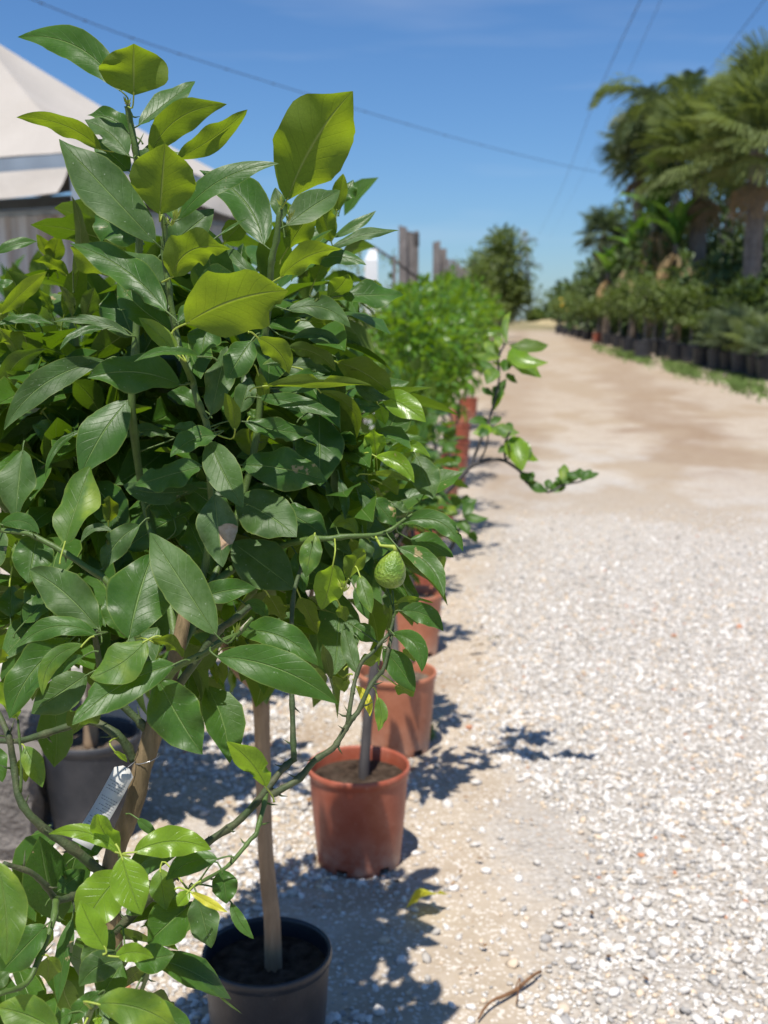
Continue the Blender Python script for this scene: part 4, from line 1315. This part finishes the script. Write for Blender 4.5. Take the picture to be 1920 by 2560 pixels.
o = mb.build('leaf_litter', m_simple('litter_brown', (.24, .14, .07), .8, .2, .6, 3), None, smooth=False); tag(o, 'scattered bits of dead leaves and twigs on the gravel', kind='stuff')
# green weeds along the foot of the far pots: uncountable
mb = MB()
rw = random.Random(3)
for i in range(9000):
    t_ = rw.random(); px = 1480 + 450 * t_; py = 866 + 112 * t_ ** 1.0 + rw.gauss(0, 5 + 9 * t_)
    if math.sin(px * .045) + math.sin(px * .11) * .7 + rw.gauss(0, 1.3) < .3: continue
    g_ = G(px, py); hh_ = rw.uniform(.02, .07); s = .02
    d = Vector((rw.uniform(-.05, .05), rw.uniform(-.05, .05), hh_)); a = g_
    mb.add([a + Vector((-s, 0, 0)), a + Vector((s, 0, 0)), a + d], [(0, 1, 2)])
o = mb.build('weeds', m_simple('weed_green', (.12, .18, .045), .8, .2, .35, 2), None, smooth=False); tag(o, 'patchy green weeds along the foot of the far black pots', kind='stuff')

# ------------------------------------------------------------------ cream pavilion and metal cabin, left
def Pz(px, z, zw): # world point on pixel column at axis distance z and world height zw
    p = P(px, 800, z); return Vector((p.x, p.y, zw))
pav = None
C1 = P(196, 376, 8.0); C1 = Vector((C1.x, C1.y, 2.67))
dirA = Vector((.42, .907, 0)); dirB = Vector((-.907, .42, 0)); S_ = 3.3
C2 = C1 + dirA * 2.15; C4 = C1 + dirB * 3.8; C3 = C1 + dirA * 2.15 + dirB * 3.8
ctr = (C1 + C3) / 2; apex = Vector((ctr.x, ctr.y, 3.90))
pav = empty('pavilion_tent', (ctr.x, ctr.y, 0), 'cream canvas pavilion with a peaked roof on a grey metal frame at left', 'tent')
M['canvas'] = m_simple('cream_canvas', (.42, .385, .345), .85, .2, .06, 2, .004, dirt=(.33, .29, .24), dirt_amt=.4)
M['galv'] = m_simple('galvanised_steel', (.30, .35, .40), .45, .5, .1, 4, metal=.35)
for k, (a, b) in enumerate(((C1, C2), (C2, C3), (C3, C4), (C4, C1))):
    n = 14; V = []; Fc = []
    for i in range(n + 1):
        s = i / n
        for j in range(n + 1):
            u = j / n
            e_ = a.lerp(b, u); p = e_.lerp(apex, s)
            sag = -.16 * math.sin(math.pi * s) * (1 - .4 * s) * (.35 + .65 * math.sin(math.pi * u))
            wr_ = .02 * math.sin(u * 40 + s * 6) * math.sin(math.pi * u) * (1 - s)
            V.append((p.x, p.y, p.z + sag * .8 + wr_))
    for i in range(n):
        for j in range(n): a_ = i * (n + 1) + j; Fc.append((a_, a_ + 1, a_ + n + 2, a_ + n + 1))
    mb = MB(); mb.add(V, Fc); mb.build('roof_panel', M['canvas'], pav)
for a, b in ((C1, C2), (C2, C3), (C3, C4), (C4, C1)):
    d = (b - a); L_ = d.length; d.normalize(); nrm_ = Vector((d.y, -d.x, 0))
    rot = Matrix((d, -nrm_, Vector((0, 0, 1)))).transposed()
    mb = MB(); mb.box((a + b) / 2 + Vector((0, 0, -.065)), (L_ - .01, .07, .10), rot); mb.build('eave_beam', M['galv'], pav, False)
    V = []; Fc = []; n = 24
    for i in range(n + 1):
        u = i / n; p = a.lerp(b, .01 + .98 * u) + nrm_ * (.05 + .012 * math.sin(u * 14))
        drop = .17 + .02 * math.sin(u * math.pi * 3) + .03 * abs(u - .5)
        for j in range(4): V.append(tuple(p + nrm_ * (.045 * j + .015 * math.sin(j * 1.2 + u * 9)) + Vector((0, 0, -.115 - drop * j / 3))))
    for i in range(n):
        for j in range(3): a_ = i * 4 + j; Fc.append((a_, a_ + 4, a_ + 5, a_ + 1))
    mb = MB(); mb.add(V, Fc); mb.build('valance', M['canvas'], pav)
for c_ in (C1, C2, C3, C4):
    mb = MB(); mb.box((c_.x, c_.y, 1.275), (.10, .10, 2.55)); mb.build('post', M['galv'], pav, False)
# corrugated metal cabin under the pavilion
t = NT('rusty_cabin_paint')
tc = t.N('ShaderNodeTexCoord').outputs['Object']
mp_ = t.N('ShaderNodeMapping'); mp_.inputs['Scale'].default_value = (1, 1, .10); t.L(tc, mp_.inputs[0])
n1 = t.noise(mp_.outputs[0], 5, 5, .6)
c = t.mix(t.rng(n1, .46, .62), (.48, .51, .55), (.27, .22, .19))
M['cabin'] = t.done(t.bsdf(c, .6, .3))
cb0 = C1 + dirA * .5 + dirB * .10
cab = empty('metal_cabin', (cb0.x, cb0.y, 0), 'grey corrugated metal cabin with brown stains under the cream pavilion', 'cabin')
def corr(a, b, h, name):
    V = []; Fc = []; d = (b - a); L_ = d.length; d.normalize(); nrm_ = Vector((d.y, -d.x, 0)); n = int(L_ / .045)
    for i in range(n + 1):
        p = a + d * (L_ * i / n) + nrm_ * (.03 if (i // 2) % 2 else 0)
        for z_ in (.05, h * .5, h): V.append((p.x, p.y, z_))
    for i in range(n):
        for j in range(2): a_ = i * 3 + j; Fc.append((a_, a_ + 3, a_ + 4, a_ + 1))
    mb = MB(); mb.add(V, Fc); mb.build(name, M['cabin'], cab, False)
W1, W2, W3, W4 = cb0, cb0 + dirA * 1.7, cb0 + dirA * 1.7 + dirB * 3.3, cb0 + dirB * 3.3
for a, b in ((W1, W2), (W2, W3), (W3, W4), (W4, W1)): corr(a, b, 2.30, 'wall_panel')
mb = MB(); mb.add([(p.x, p.y, 2.302) for p in (W1, W2, W3, W4)] + [(p.x, p.y, 2.34) for p in (W1, W2, W3, W4)], [(0, 3, 2, 1), (4, 5, 6, 7), (0, 1, 5, 4), (1, 2, 6, 5), (2, 3, 7, 6), (3, 0, 4, 7)]); mb.build('roof', M['galv'], cab, False)

# ------------------------------------------------------------------ fence of old sleepers, white post
fe = P(1018, 800, 14.0)
fence = empty('timber_fence', (fe.x, fe.y, hgt(fe.y)), 'row of weathered grey wooden sleepers standing upright behind the potted citrus', 'fence')
def plank(px, ytop, z, w, d=.12, name='sleeper'):
    p = P(px, ytop, z); g0 = hgt(p.y); mb = MB(); wz = w / F * z
    tz = p.z; n = 6
    V = []; 
    for k in range(n + 1):
        zz = g0 + (tz - g0) * k / n; j = lambda: random.uniform(-.006, .006)
        sl = random.uniform(-.03, .03) if k == n else 0
        V += [(p.x - wz / 2 + j(), p.y - d / 2, zz + sl), (p.x + wz / 2 + j(), p.y - d / 2, zz - sl), (p.x + wz / 2 + j(), p.y + d / 2, zz - sl), (p.x - wz / 2 + j(), p.y + d / 2, zz + sl)]
    Fc = []
    for k in range(n):
        for s in range(4): a_ = k * 4 + s; b_ = k * 4 + (s + 1) % 4; Fc.append((a_, b_, b_ + 4, a_ + 4))
    Fc.append((n * 4, n * 4 + 1, n * 4 + 2, n * 4 + 3))
    mb.add(V, Fc); mb.build(name, M['weathered'], fence, False)
for (px, yt, z, w) in [(1007, 567, 14, 19), (1026, 580, 14.1, 17), (1041, 578, 14.5, 10), (1091, 604, 20, 18), (1107, 622, 20.2, 17), (1121, 648, 22, 8), (1133, 650, 25, 10), (1145, 660, 27, 8), (1152, 668, 29, 9), (1163, 676, 32, 12), (1173, 690, 36, 9), (985, 640, 12.5, 8)]:
    plank(px, yt, z, w)
mb = MB(); a_ = P(1036, 600, 14.2); mb.box(a_, (.12, .10, .16)); mb.build('bracket', M['dark_bark'], fence, False)
mb = MB(); mb.tube([P(930, 615, 13.8), P(985, 650, 13.85), P(1036, 690, 13.9), P(1090, 720, 19)], .018, 6); mb.build('rail', M['dark_bark'], fence)
wp = P(928, 700, 11); 
mb = MB(); h_ = P(928, 625, 11).z; g0 = hgt(wp.y); wz = .062
V = [(wp.x + a * wz, wp.y + b * wz, g0) for a, b in ((-1, -1), (1, -1), (1, 1), (-1, 1))] + [(wp.x + a * wz, wp.y + b * wz, h_ - .10) for a, b in ((-1, -1), (1, -1), (1, 1), (-1, 1))] + [(wp.x + a * wz * .55 + .018, wp.y + b * wz * .5, h_) for a, b in ((-1, -1), (1, -1), (1, 1), (-1, 1))]
mb.add(V, [(0, 1, 5, 4), (1, 2, 6, 5), (2, 3, 7, 6), (3, 0, 4, 7), (4, 5, 9, 8), (5, 6, 10, 9), (6, 7, 11, 10), (7, 4, 8, 11), (8, 9, 10, 11), (3, 2, 1, 0)])
o = mb.build('white_post', m_simple('white_paint', (.78, .78, .77), .5, .4, .04), None, False, org=(wp.x, wp.y, g0)); tag(o, 'white square post with a tapered top before the wooden sleepers', 'post')

# ------------------------------------------------------------------ trees along the far left and far away
def bush_tree(name, x, y, htop, rad, n, key, label, cat, trunk_r=.08, L=.14, group=None, low=.25, mats='grey_bark', clumps=5):
    g0 = hgt(y); o = empty(name, (x, y, g0), label, cat, group)
    hc = htop - rad[2]
    mb = MB(); q, rr = spline([(x, y, g0), (x + .05, y, g0 + hc * .5), (x, y, g0 + hc)], [trunk_r * 1.2, trunk_r, trunk_r * .6], 4); mb.tube(q, rr, 8, .1); mb.build('trunk', M[mats], o)
    c = Vector((x, y, g0 + hc)); trs = crown_leaves(c, rad, int(n * .5), L, .45, .1)
    for _ in range(clumps):
        d = rnd_dir(); trs += crown_leaves(c + Vector((d.x * rad[0] * .7, d.y * rad[1] * .6, d.z * rad[2] * .7)), tuple(k * .5 for k in rad), int(n * .5 / clumps), L, .5, .1)
    lo = leaf_stuff('crown', o, trs, key, .5, 2, 2)
    mb = MB()
    for _ in range(7):
        d = rnd_dir(); e_ = c + Vector((d.x * rad[0] * .7, d.y * rad[1] * .6, abs(d.z) * rad[2] * .7)); q, rr = spline([(x, y, g0 + hc * .55), Vector((x, y, g0 + hc * .7)).lerp(e_, .4), e_], [trunk_r * .5, trunk_r * .35, trunk_r * .15], 3)
        mb2 = MB(); mb2.tube(q, rr, 5, .1); mb2.build('branch', M[mats], o)
    return o
bt = P(1243, 700, 40)
bush_tree('broadleaf_tree', bt.x + .1, bt.y, 3.85, (1.30, 1.3, 1.6), 7500, 'f', 'round olive-green tree at the far end of the left row, beside the open sky', 'tree', .1, .17)
bush_tree('broadleaf_tree', bt.x - 1.3, bt.y - 5, 2.9, (.8, .8, .9), 1600, 'f', 'smaller green tree just left of the round olive-green tree, behind the sleepers', 'tree', .08, .15)
bush_tree('broadleaf_tree', bt.x + .8, bt.y + 9, 2.9, (1.2, 1.2, 1.2), 2200, 'f', 'low dark tree close behind the round olive-green tree on the left side', 'tree', .08, .17)
# shrubs behind the sleepers
GS = 'shrubs growing behind the wooden sleepers'
for i, (px, yt, z, r, key, lab) in enumerate([(985, 680, 17, .7, 'f', 'dull green shrub left of the tallest sleepers'), (1062, 690, 19, .35, 'g', 'brighter shrub between the two groups of sleepers'),
                                        (890, 610, 16, .9, 'f', 'tall dull shrub behind the white post'), (800, 640, 15, .9, 'f', 'low shrub behind the lemon crown, left of the white post'),
                                        (700, 660, 17, 1.0, 'f', 'shrub glimpsed between lemon stems against the sky'), (590, 650, 18, 1.0, 'f', 'dark shrub behind the left lemon stem'),
                                        (1150, 660, 30, .8, 'f', 'shrub behind the last sleepers of the row'), (420, 760, 14, 1.0, 'f', 'shrub behind the cream pavilion post'),
                                        (1180, 720, 24, .55, 'f', 'small shrub under the olive-green tree'), (1185, 690, 33, .95, 'f', 'rounded shrub joining the last sleepers to the olive-green tree')]):
    p = P(px, yt, z); bush_tree('shrub', p.x, p.y, p.z - hgt(p.y), (r, r, (p.z - hgt(p.y)) * .46), 900, key, lab, 'shrub', .04, .10 if z < 18 else .13, GS)
GT = 'trees along the far right side of the track'
for i, (px, yt, z, r, lab) in enumerate([(1452, 655, 62, 2.2, 'dark tree before the palms at the far end of the track, nearest of the line'), (1425, 690, 76, 2.6, 'second dark green tree of the far line, narrowing towards the sky gap'),
                                     (1400, 730, 95, 2.4, 'third and lower dark tree of the far line'), (1386, 762, 120, 2.0, 'last small dark tree of the far line beside the open sky'), (1340, 782, 220, 3.0, 'tiny grey-green tree on the horizon in the gap at the end of the track')]):
    p = P(px, yt, z); bush_tree('roadside_tree', p.x + r * .5, p.y, p.z - hgt(p.y), (r, r, (p.z - hgt(p.y)) * .48), 1500, 'k' if i < 4 else 'f', lab, 'tree', .15, .30 + .003 * z, GT)
p = P(1352, 806, 170)
# dry grass bank at the end of the track
mb = MB()
for i in range(26):
    for j in range(7):
        pass
V = []; Fc = []; nx_, ny_ = 40, 8
for j in range(ny_ + 1):
    for i in range(nx_ + 1):
        x = 19 + i * .9 + j * .4; y = 96 + j * 5
        V.append((x * .62 + 2.5, y, hgt(y) + 1.15 * math.sin(math.pi * j / ny_) * min(1, i / 5) * (.8 + .25 * math.sin(i * 1.1)) - .02))
for j in range(ny_):
    for i in range(nx_): a_ = j * (nx_ + 1) + i; Fc.append((a_, a_ + 1, a_ + nx_ + 2, a_ + nx_ + 1))
mb.add(V, Fc); o = mb.build('grass_bank', m_simple('dry_grass', (.42, .33, .18), .95, .1, .3, 1.2, .05, dirt=(.24, .24, .10), dirt_amt=.5), None); tag(o, 'dry yellow grassy bank at the end of the track', kind='structure')

# ------------------------------------------------------------------ right side: row of black pots with small trees
GP = 'small trees in black pots along the right of the track'
rp = [(1397, 834, .42), (1414, 837, .42), (1431, 840, .42), (1449, 845, .42), (1467, 851, .42), (1494, 857, .40), (1521, 863, .44), (1546, 870, .44), (1571, 881, .44), (1606, 894, .46), (1632, 884, .44), (1657, 893, .46), (1692, 903, .46), (1722, 905, .44), (1756, 915, .46), (1793, 922, .46), (1822, 925, .44), (1855, 933, .50), (1893, 941, .46), (1918, 950, .46)]
word = ['farthest', 'second farthest', 'third farthest', 'fourth farthest', 'fifth farthest']
lab_r = ['small citrus in a black pot, farthest of the right-hand row', 'small citrus in a black pot with yellow fruit, far end of the right-hand row', 'low bushy citrus in a black pot left of the fruiting one, right-hand row',
         'bushy potted citrus right of the yellow fruit on the right-hand row', 'potted citrus two pots left of the orange-red pot, right-hand row', 'small tree in the only orange-red pot of the right-hand row',
         'small tree in the black pot just right of the orange-red pot', 'small tree in a black pot, second right of the orange-red pot', 'small tree in a black pot left of the widest front pot, right-hand row', 'small tree in the wide black pot standing forward of the right-hand row',
         'small tree in a black pot set back behind the forward wide pot', 'small tree in a black pot under the banana plants', 'potted tree with pale thin trunks left of the low palms', 'darker potted tree just left of the low palms',
         'low green plant in a black pot before the left palm trunk', 'fan-leaved small palm in a grey-black pot before the dark hedge', 'small palm in a black pot between two paler pots near the right edge', 'small palm in the palest grey pot near the right edge', 'small palm in the last but one black pot at the right edge', 'small palm in the pot cut by the right edge']
def frond_fan(L, n=34, arc=R(230), seed=0, droop=.20):
    r = random.Random(seed); V = []; UV = []; lp = []; fn = []
    def quad(pts):
        o = len(V); V.extend([tuple(p) for p in pts]); UV.extend([(0, .5), (0, 1), (1, 1), (1, .5)]); lp.extend([o, o + 1, o + 2, o + 3]); fn.append(4)
    pl = L * .42
    quad([(0, -.018 * L, 0), (0, .018 * L, 0), (pl, .012 * L, .02 * L), (pl, -.012 * L, .02 * L)])
    for k in range(n):
        a = -arc / 2 + arc * k / (n - 1); ll = L * .62 * (1 - .28 * abs(a) / (arc / 2)) * r.uniform(.88, 1.05)
        d = Vector((math.cos(a), math.sin(a), 0)); s = Vector((-d.y, d.x, 0)); w = L * .62 * arc / n * .27
        o_ = Vector((pl, 0, .02 * L))
        z1, z2 = .05 * L, -droop * L * r.uniform(.3, 1.0) * .5
        p0, p1, p2 = o_, o_ + d * ll * .55 + Vector((0, 0, z1)), o_ + d * ll + Vector((0, 0, z2))
        quad([p0, p0 + s * w * .1, p1 + s * w * .5 + Vector((0, 0, .02 * L)), p1]); quad([p0 - s * w * .1, p0, p1, p1 - s * w * .5 + Vector((0, 0, .02 * L))])
        quad([p1, p1 + s * w * .5 + Vector((0, 0, .02 * L)), p2 + s * .01 * L, p2]); quad([p1 - s * w * .5 + Vector((0, 0, .02 * L)), p1, p2, p2 - s * .01 * L])
    return np.array(V), np.array(UV), fn, lp
FAN = {k: [mesh_np('frond', *(lambda q: (q[0], q[2], q[3]))(frond_fan(1, 34, R(220), s)), M[k], False, frond_fan(1, 34, R(220), s)[1]) for s in range(4)] for k in ('p', 'q')}
def fan_palm(o, c, L, n, key, up=.2, spread=1.0, emin=-.7):
    b = wpos(o)
    for i in range(n):
        az = i * 2.39996 + random.uniform(-.2, .2); el = emin + (1.45 - emin) * ((i + .5) / n) ** 1.0
        ax = Vector((math.cos(az) * math.cos(el), math.sin(az) * math.cos(el), math.sin(el)))
        nr = Vector((-math.cos(az) * math.sin(el), -math.sin(az) * math.sin(el), math.cos(el))) + rnd_dir() * .3
        m_ = Matrix.Translation(c - b) @ leaf_frame(ax, nr) @ Matrix.Scale(L * random.uniform(.8, 1.1), 4)
        link('frond', random.choice(FAN[key]), o, None, m_)
for i, ((px, py, w), lab) in enumerate(zip(rp, lab_r)):
    g_ = G(px, py); z = (g_ - CAM).dot(FWD)
    small_palm = i >= 15
    o = empty('potted_palm' if small_palm else 'potted_tree', g_, lab, 'potted palm' if small_palm else 'potted tree', 'small palms in pots near the right edge' if small_palm else GP)
    Rp = w / 2; Hp = w * .9
    pot(o, Rp, Hp, 'terra' if i == 5 else ('grey_pot' if i in (9, 15, 17) else 'black_pot'), 'soil', 0, seg=24)
    if small_palm:
        fan_palm(o, g_ + Vector((0, 0, Hp + .12)), [.75, .6, 1.0, .85, .7][i - 15], 15, 'q' if i % 2 else 'p', emin=-.1)
        mb = MB(); mb.tube([g_ + Vector((0, 0, Hp * .8)), g_ + Vector((0, 0, Hp + .14))], [.05, .06], 8, .2); mb.build('trunk', M['palm_bark'], o)
    else:
        htop = random.uniform(1.6, 2.0) if i < 14 else 1.0
        c = g_ + Vector((0, 0, (htop + .85) / 2 + .05)); rad = (.55 if i < 9 else .45, .45, (htop - .75) / 2)
        q, rr = spline([g_ + Vector((0, 0, Hp * .8)), g_ + Vector((.03, 0, Hp + .25)), c], [.03, .025, .015], 3); mb = MB(); mb.tube(q, rr, 6, .1); mb.build('trunk', M['tan_bark' if i == 12 else 'grey_bark'], o)
        leaf_stuff('crown', o, crown_leaves(c, rad, 900, .12, .6, .1), 'f', .5, 2, 2)
    if i == 1:
        for k in range(5):
            p_ = c + Vector((random.uniform(-.35, .45), -.42, random.uniform(-.35, .3))); mb = lathe([(.001, .05), (.035, .035), (.05, 0), (.035, -.035), (.001, -.05)], 10, p_)
            mb.build('fruit', m_simple('yellow_fruit', (.80, .50, .03), .5, .4, .1), o)

# ------------------------------------------------------------------ tall palms, bananas and the dark hedge
def tall_palm(px, pyc, z, L, n, key, tr, label, dry=6, emin=-.65, name='fan_palm', dx=0):
    p = P(px, pyc, z); g0 = hgt(p.y); o = empty(name, (p.x + dx, p.y, g0), label, 'palm tree', None)
    q, rr = spline([(p.x + dx, p.y, g0), (p.x + dx * .5, p.y, g0 + (p.z - g0) * .5), (p.x, p.y, p.z)], [tr * 1.15, tr, tr * .9], 9)
    mb = MB(); mb.tube(q, [r * (1 + .08 * (i % 2)) for i, r in enumerate(rr)], 14, .12); mb.build('trunk', M['palm_bark'], o)
    fan_palm(o, Vector(p), L, n, key, emin=emin)
    for i in range(dry):
        az = random.uniform(0, 6.28); ax = Vector((math.cos(az) * .35, math.sin(az) * .35, -1)); m_ = Matrix.Translation(Vector(p) - Vector((0, 0, .2)) - wpos(o)) @ leaf_frame(ax, Vector((math.cos(az), math.sin(az), .2))) @ Matrix.Scale(L * .75, 4)
        if not DRY: DRY.append(mesh_np('dry_frond', *(lambda q: (q[0], q[2], q[3]))(frond_fan(1, 14, R(110), 9)), M['dry'], False, frond_fan(1, 14, R(110), 9)[1]))
        link('dry_frond', DRY[0], o, None, m_)
    return o
DRY = []
tall_palm(1895, 370, 28, 2.3, 30, 'p', .21, 'tall fan palm with a thick grey trunk at the right edge of the photo')
tall_palm(1905, 265, 30, 1.8, 12, 'p', .2, 'tallest fan palm, its stiff upright fronds rising at the top right corner', 0, .85)
tall_palm(1752, 420, 33, 2.3, 34, 'p', .24, 'fan palm whose grey trunk stands left of the thicker trunk, above the dark hedge')
tall_palm(1650, 385, 37, 2.0, 34, 'q', .2, 'bluish fan palm with a rounded crown left of the big palms')
tall_palm(1508, 590, 44, 1.25, 26, 'q', .14, 'small bluish fan palm standing alone left of the banana plants')
tall_palm(1600, 400, 39, 1.7, 30, 'q', .18, 'bluish round fan palm standing leftmost of the tall palms')
tall_palm(1835, 300, 40, 2.0, 24, 'p', .2, 'fan palm behind the two big ones, its fronds against the sky')
def feather(L, seed=0, n=34):
    r = random.Random(seed); V = []; UV = []; lp = []; fn = []
    def quad(pts):
        o = len(V); V.extend([tuple(p) for p in pts]); UV.extend([(0, .5), (0, 1), (1, 1), (1, .5)]); lp.extend([o, o + 1, o + 2, o + 3]); fn.append(4)
    def rach(s): return Vector((math.sin(s * 1.75) / 1.75 * 1.25, 0, .62 * s - .88 * s * s)) * L
    for k in range(n):
        a, b = rach(k / n), rach((k + 1) / n); w = .010 * L * (1 - .7 * k / n)
        quad([a - Vector((0, w, 0)), a + Vector((0, w, 0)), b + Vector((0, w, 0)), b - Vector((0, w, 0))])
        if k < 4: continue
        ll = L * .26 * math.sin(math.pi * (.12 + .84 * k / n)) ** .6
        for sg in (-1, 1):
            for q_ in range(2):
                d = Vector((.55 + r.uniform(-.1, .1), sg * .9, r.uniform(-.75, .35))).normalized(); e_ = a + d * ll * .6; f_ = a + d * ll + Vector((0, 0, -ll * .30))
                ww = Vector((.012 * L, 0, .004 * L)); quad([a - ww * .5, a + ww * .5, e_ + ww * .6, e_ - ww * .6]); quad([e_ - ww * .6, e_ + ww * .6, f_ + ww * .1, f_ - ww * .1])
    return mesh_np('frond', np.array(V), fn, lp, M['q' if seed % 2 else 'p'], False, np.array(UV))
FE = [feather(1, s) for s in range(3)]
def feather_palm(px, py, z, L, n, tr, label, azs=None):
    p = P(px, py, z); g0 = hgt(p.y); o = empty('feather_palm', (p.x, p.y, g0), label, 'palm tree')
    mb = MB(); q, rr = spline([(p.x, p.y, g0), (p.x + .1, p.y, (g0 + p.z) / 2), tuple(p)], [tr * 1.1, tr, tr * .8], 8); mb.tube(q, rr, 12, .15); mb.build('trunk', M['palm_bark'], o)
    for i in range(n):
        if azs and i < len(azs): az, tilt, LL = azs[i]
        else: az, tilt, LL = i * 2.4, random.uniform(-.3, .9), L * random.uniform(.8, 1.05)
        ax = Vector((math.cos(az) * math.cos(tilt), math.sin(az) * math.cos(tilt), math.sin(tilt))); nr = Vector((-math.cos(az) * math.sin(tilt), -math.sin(az) * math.sin(tilt), math.cos(tilt)))
        link('frond', FE[i % 3], o, None, Matrix.Translation(Vector(p) - wpos(o)) @ leaf_frame(ax, nr) @ Matrix.Scale(LL, 4))
feather_palm(1690, 330, 36, 2.6, 16, .16, 'feather palm with long arching fronds reaching left against the sky', [(math.pi - .05, .62, 3.5), (math.pi + .5, .8, 2.4), (math.pi - .5, .35, 2.6)])
feather_palm(1750, 255, 38, 1.9, 18, .15, 'feather palm with a tight dark tuft of fronds above the fan palms')
def banana(px, py, z, L, n, label):
    p = P(px, py, z); g0 = hgt(p.y); o = empty('banana_plant', (p.x, p.y, g0), label, 'banana plant', 'banana plants before the palms')
    top = p.z; mb = MB(); q, rr = spline([(p.x, p.y, g0), (p.x, p.y, (g0 + top) / 2), (p.x, p.y, top)], [.16, .13, .08], 4); mb.tube(q, rr, 9, .1); mb.build('pseudostem', M['dry_soil'], o)
    for i in range(n):
        az = i * 2.4 + random.random(); el = random.uniform(.5, 1.35); ax = Vector((math.cos(az) * math.cos(el), math.sin(az) * math.cos(el), math.sin(el)))
        me = leaf_mesh('banana_leaf', M['b'], L=L * random.uniform(.8, 1.1), W=L * .27, arch=.16, fold=.35, wav=.1, nu=12, nv=4, seed=i + int(px), ser=.08, sharp=0)
        link('leaf', me, o, None, Matrix.Translation(Vector((p.x, p.y, top - .1)) - wpos(o)) @ leaf_frame(ax, Vector((-ax.x * .5, -ax.y * .5, 1))))
    for i in range(5):
        az = random.uniform(2.5, 5.5); ax = Vector((math.cos(az) * .5, math.sin(az) * .5, -1))
        me = leaf_mesh('dry_banana_leaf', M['dry'], L=L * .8, W=L * .16, arch=.1, fold=.8, wav=.2, nu=8, nv=4, seed=i)
        link('dry_leaf', me, o, None, Matrix.Translation(Vector((p.x, p.y, top - .2)) - wpos(o)) @ leaf_frame(ax, Vector((math.cos(az), math.sin(az), .3))))
banana(1640, 560, 34, 2.0, 9, 'tall banana plant with upright paddle leaves under the bluish fan palm')
banana(1590, 640, 36, 1.5, 8, 'middle banana plant with hanging brown leaves above the potted trees')
banana(1520, 680, 40, 1.2, 8, 'lowest banana plant at the left, with dry brown leaves hanging down')
banana(1690, 610, 33, 1.7, 8, 'banana plant nearest the left palm trunk')
GH = 'dense dark trees behind and below the palms'
for i, (px, yt, z, r, lab) in enumerate([(1930, 470, 36, 3.0, 'dark tree filling the right edge behind the thick palm trunk'), (1830, 500, 35, 2.6, 'dark tree between the two grey palm trunks'), (1740, 560, 34, 2.4, 'dark tree behind the left palm trunk'),
                                     (1680, 480, 42, 2.6, 'dark tree behind the tallest banana plant'), (1600, 600, 44, 2.2, 'dark tree behind the hanging brown banana leaves'), (1530, 650, 50, 2.2, 'dark tree behind the small lone fan palm'), (1790, 640, 31, 1.6, 'low dark bush with reddish sprays at the foot of the palms'), (1880, 660, 30, 1.6, 'low dark bush at the foot of the thick palm trunk'),
                                     (1880, 705, 26.5, .8, 'low bush hiding the base of the thick palm trunk'), (1960, 560, 31, 2.0, 'dark bush cut by the right edge, beside the thick trunk'), (1690, 400, 45, 2.4, 'tall dark tree high behind the fan palms'), (1620, 470, 46, 2.0, 'dark tree behind the bluish round palm'), (1850, 430, 44, 3.0, 'tallest dark tree behind the two big fan palms'), (1570, 560, 47, 1.8, 'dark tree just left of the banana plants')]):
    p = P(px, yt, z); bush_tree('shade_tree', p.x, p.y, p.z - hgt(p.y), (r, r * .8, (p.z - hgt(p.y)) * .49), 2300, 'k', lab, 'tree', .18, .30, GH)

# ------------------------------------------------------------------ pylon and wires
M['wire'] = m_simple('dark_cable', (.05, .05, .055), .6, .3, .05)
py0 = P(1306, 800, 260); pyl = empty('electricity_pylon', (py0.x, py0.y, 1.2), 'distant lattice electricity pylon standing in the gap at the end of the track', 'pylon')
mb = MB(); H_ = P(1306, 578, 260).z - 1.2; b_ = Vector((py0.x, py0.y, 1.2))
def lv(k, s): w = 1.9 * (1 - .8 * k); return b_ + Vector((s[0] * w, s[1] * w, H_ * k))
sg = [(-1, -1), (1, -1), (1, 1), (-1, 1)]
for s in sg: mb.tube([lv(0, s), lv(1, s)], .15, 4)
for i in range(12):
    for j in range(4): mb.tube([lv(i / 12, sg[j]), lv((i + 1) / 12, sg[(j + 1) % 4])], .09, 4)
mb.build('mast', m_simple('pale_galvanised', (.20, .23, .27), .7, .2, .05), pyl)
for k, w in ((.90, 3.0), (.62, 4.2)):
    mb = MB(); a = b_ + Vector((0, 0, H_ * k)); mb.tube([a + Vector((-w * .3, 0, 0)), a + Vector((w, 0, 0))], .09, 4); mb.tube([a + Vector((0, 0, 1.2)), a + Vector((w, 0, 0))], .06, 4); mb.tube([a + Vector((w, 0, 0)), a + Vector((w, 0, -1.6))], .07, 4); mb.build('arm', m_simple('pale_galvanised', (.20, .23, .27), .7, .2, .05), pyl)
def wire(pts, r, label, knots=0):
    q, rr = spline(pts, r, 12); mb = MB(); mb.tube(q, rr, 5)
    if knots:
        for i in range(6, len(q), knots): mb.tube([q[i] - Vector((.02, 0, 0)), q[i] + Vector((.02, 0, 0))], r * 1.7, 6)
    o = mb.build('overhead_wire', M['wire'], None, org=q[0]); tag(o, label, 'wire')
wire([P(-60, -60, 12), P(330, 95, 13.5), P(800, 245, 17), P(1200, 362, 23), P(1480, 428, 30), P(1640, 450, 36)], .0055, 'dark overhead cable sagging from the top left down to the palms', 3)
wire([P(1620, -40, 30), P(1480, 270, 60), P(1400, 480, 120), P(1345, 590, 255)], .014, 'steep overhead wire running down to the distant pylon')
wire([P(1670, -40, 28), P(1540, 250, 60), P(1440, 470, 130), P(1370, 600, 262)], .008, 'fainter steep wire parallel to the wire of the pylon')
wire([P(1935, -30, 26), P(1830, 105, 36), P(1700, 272, 60), P(1560, 452, 120)], .010, 'overhead wire crossing the top right corner behind the palms')
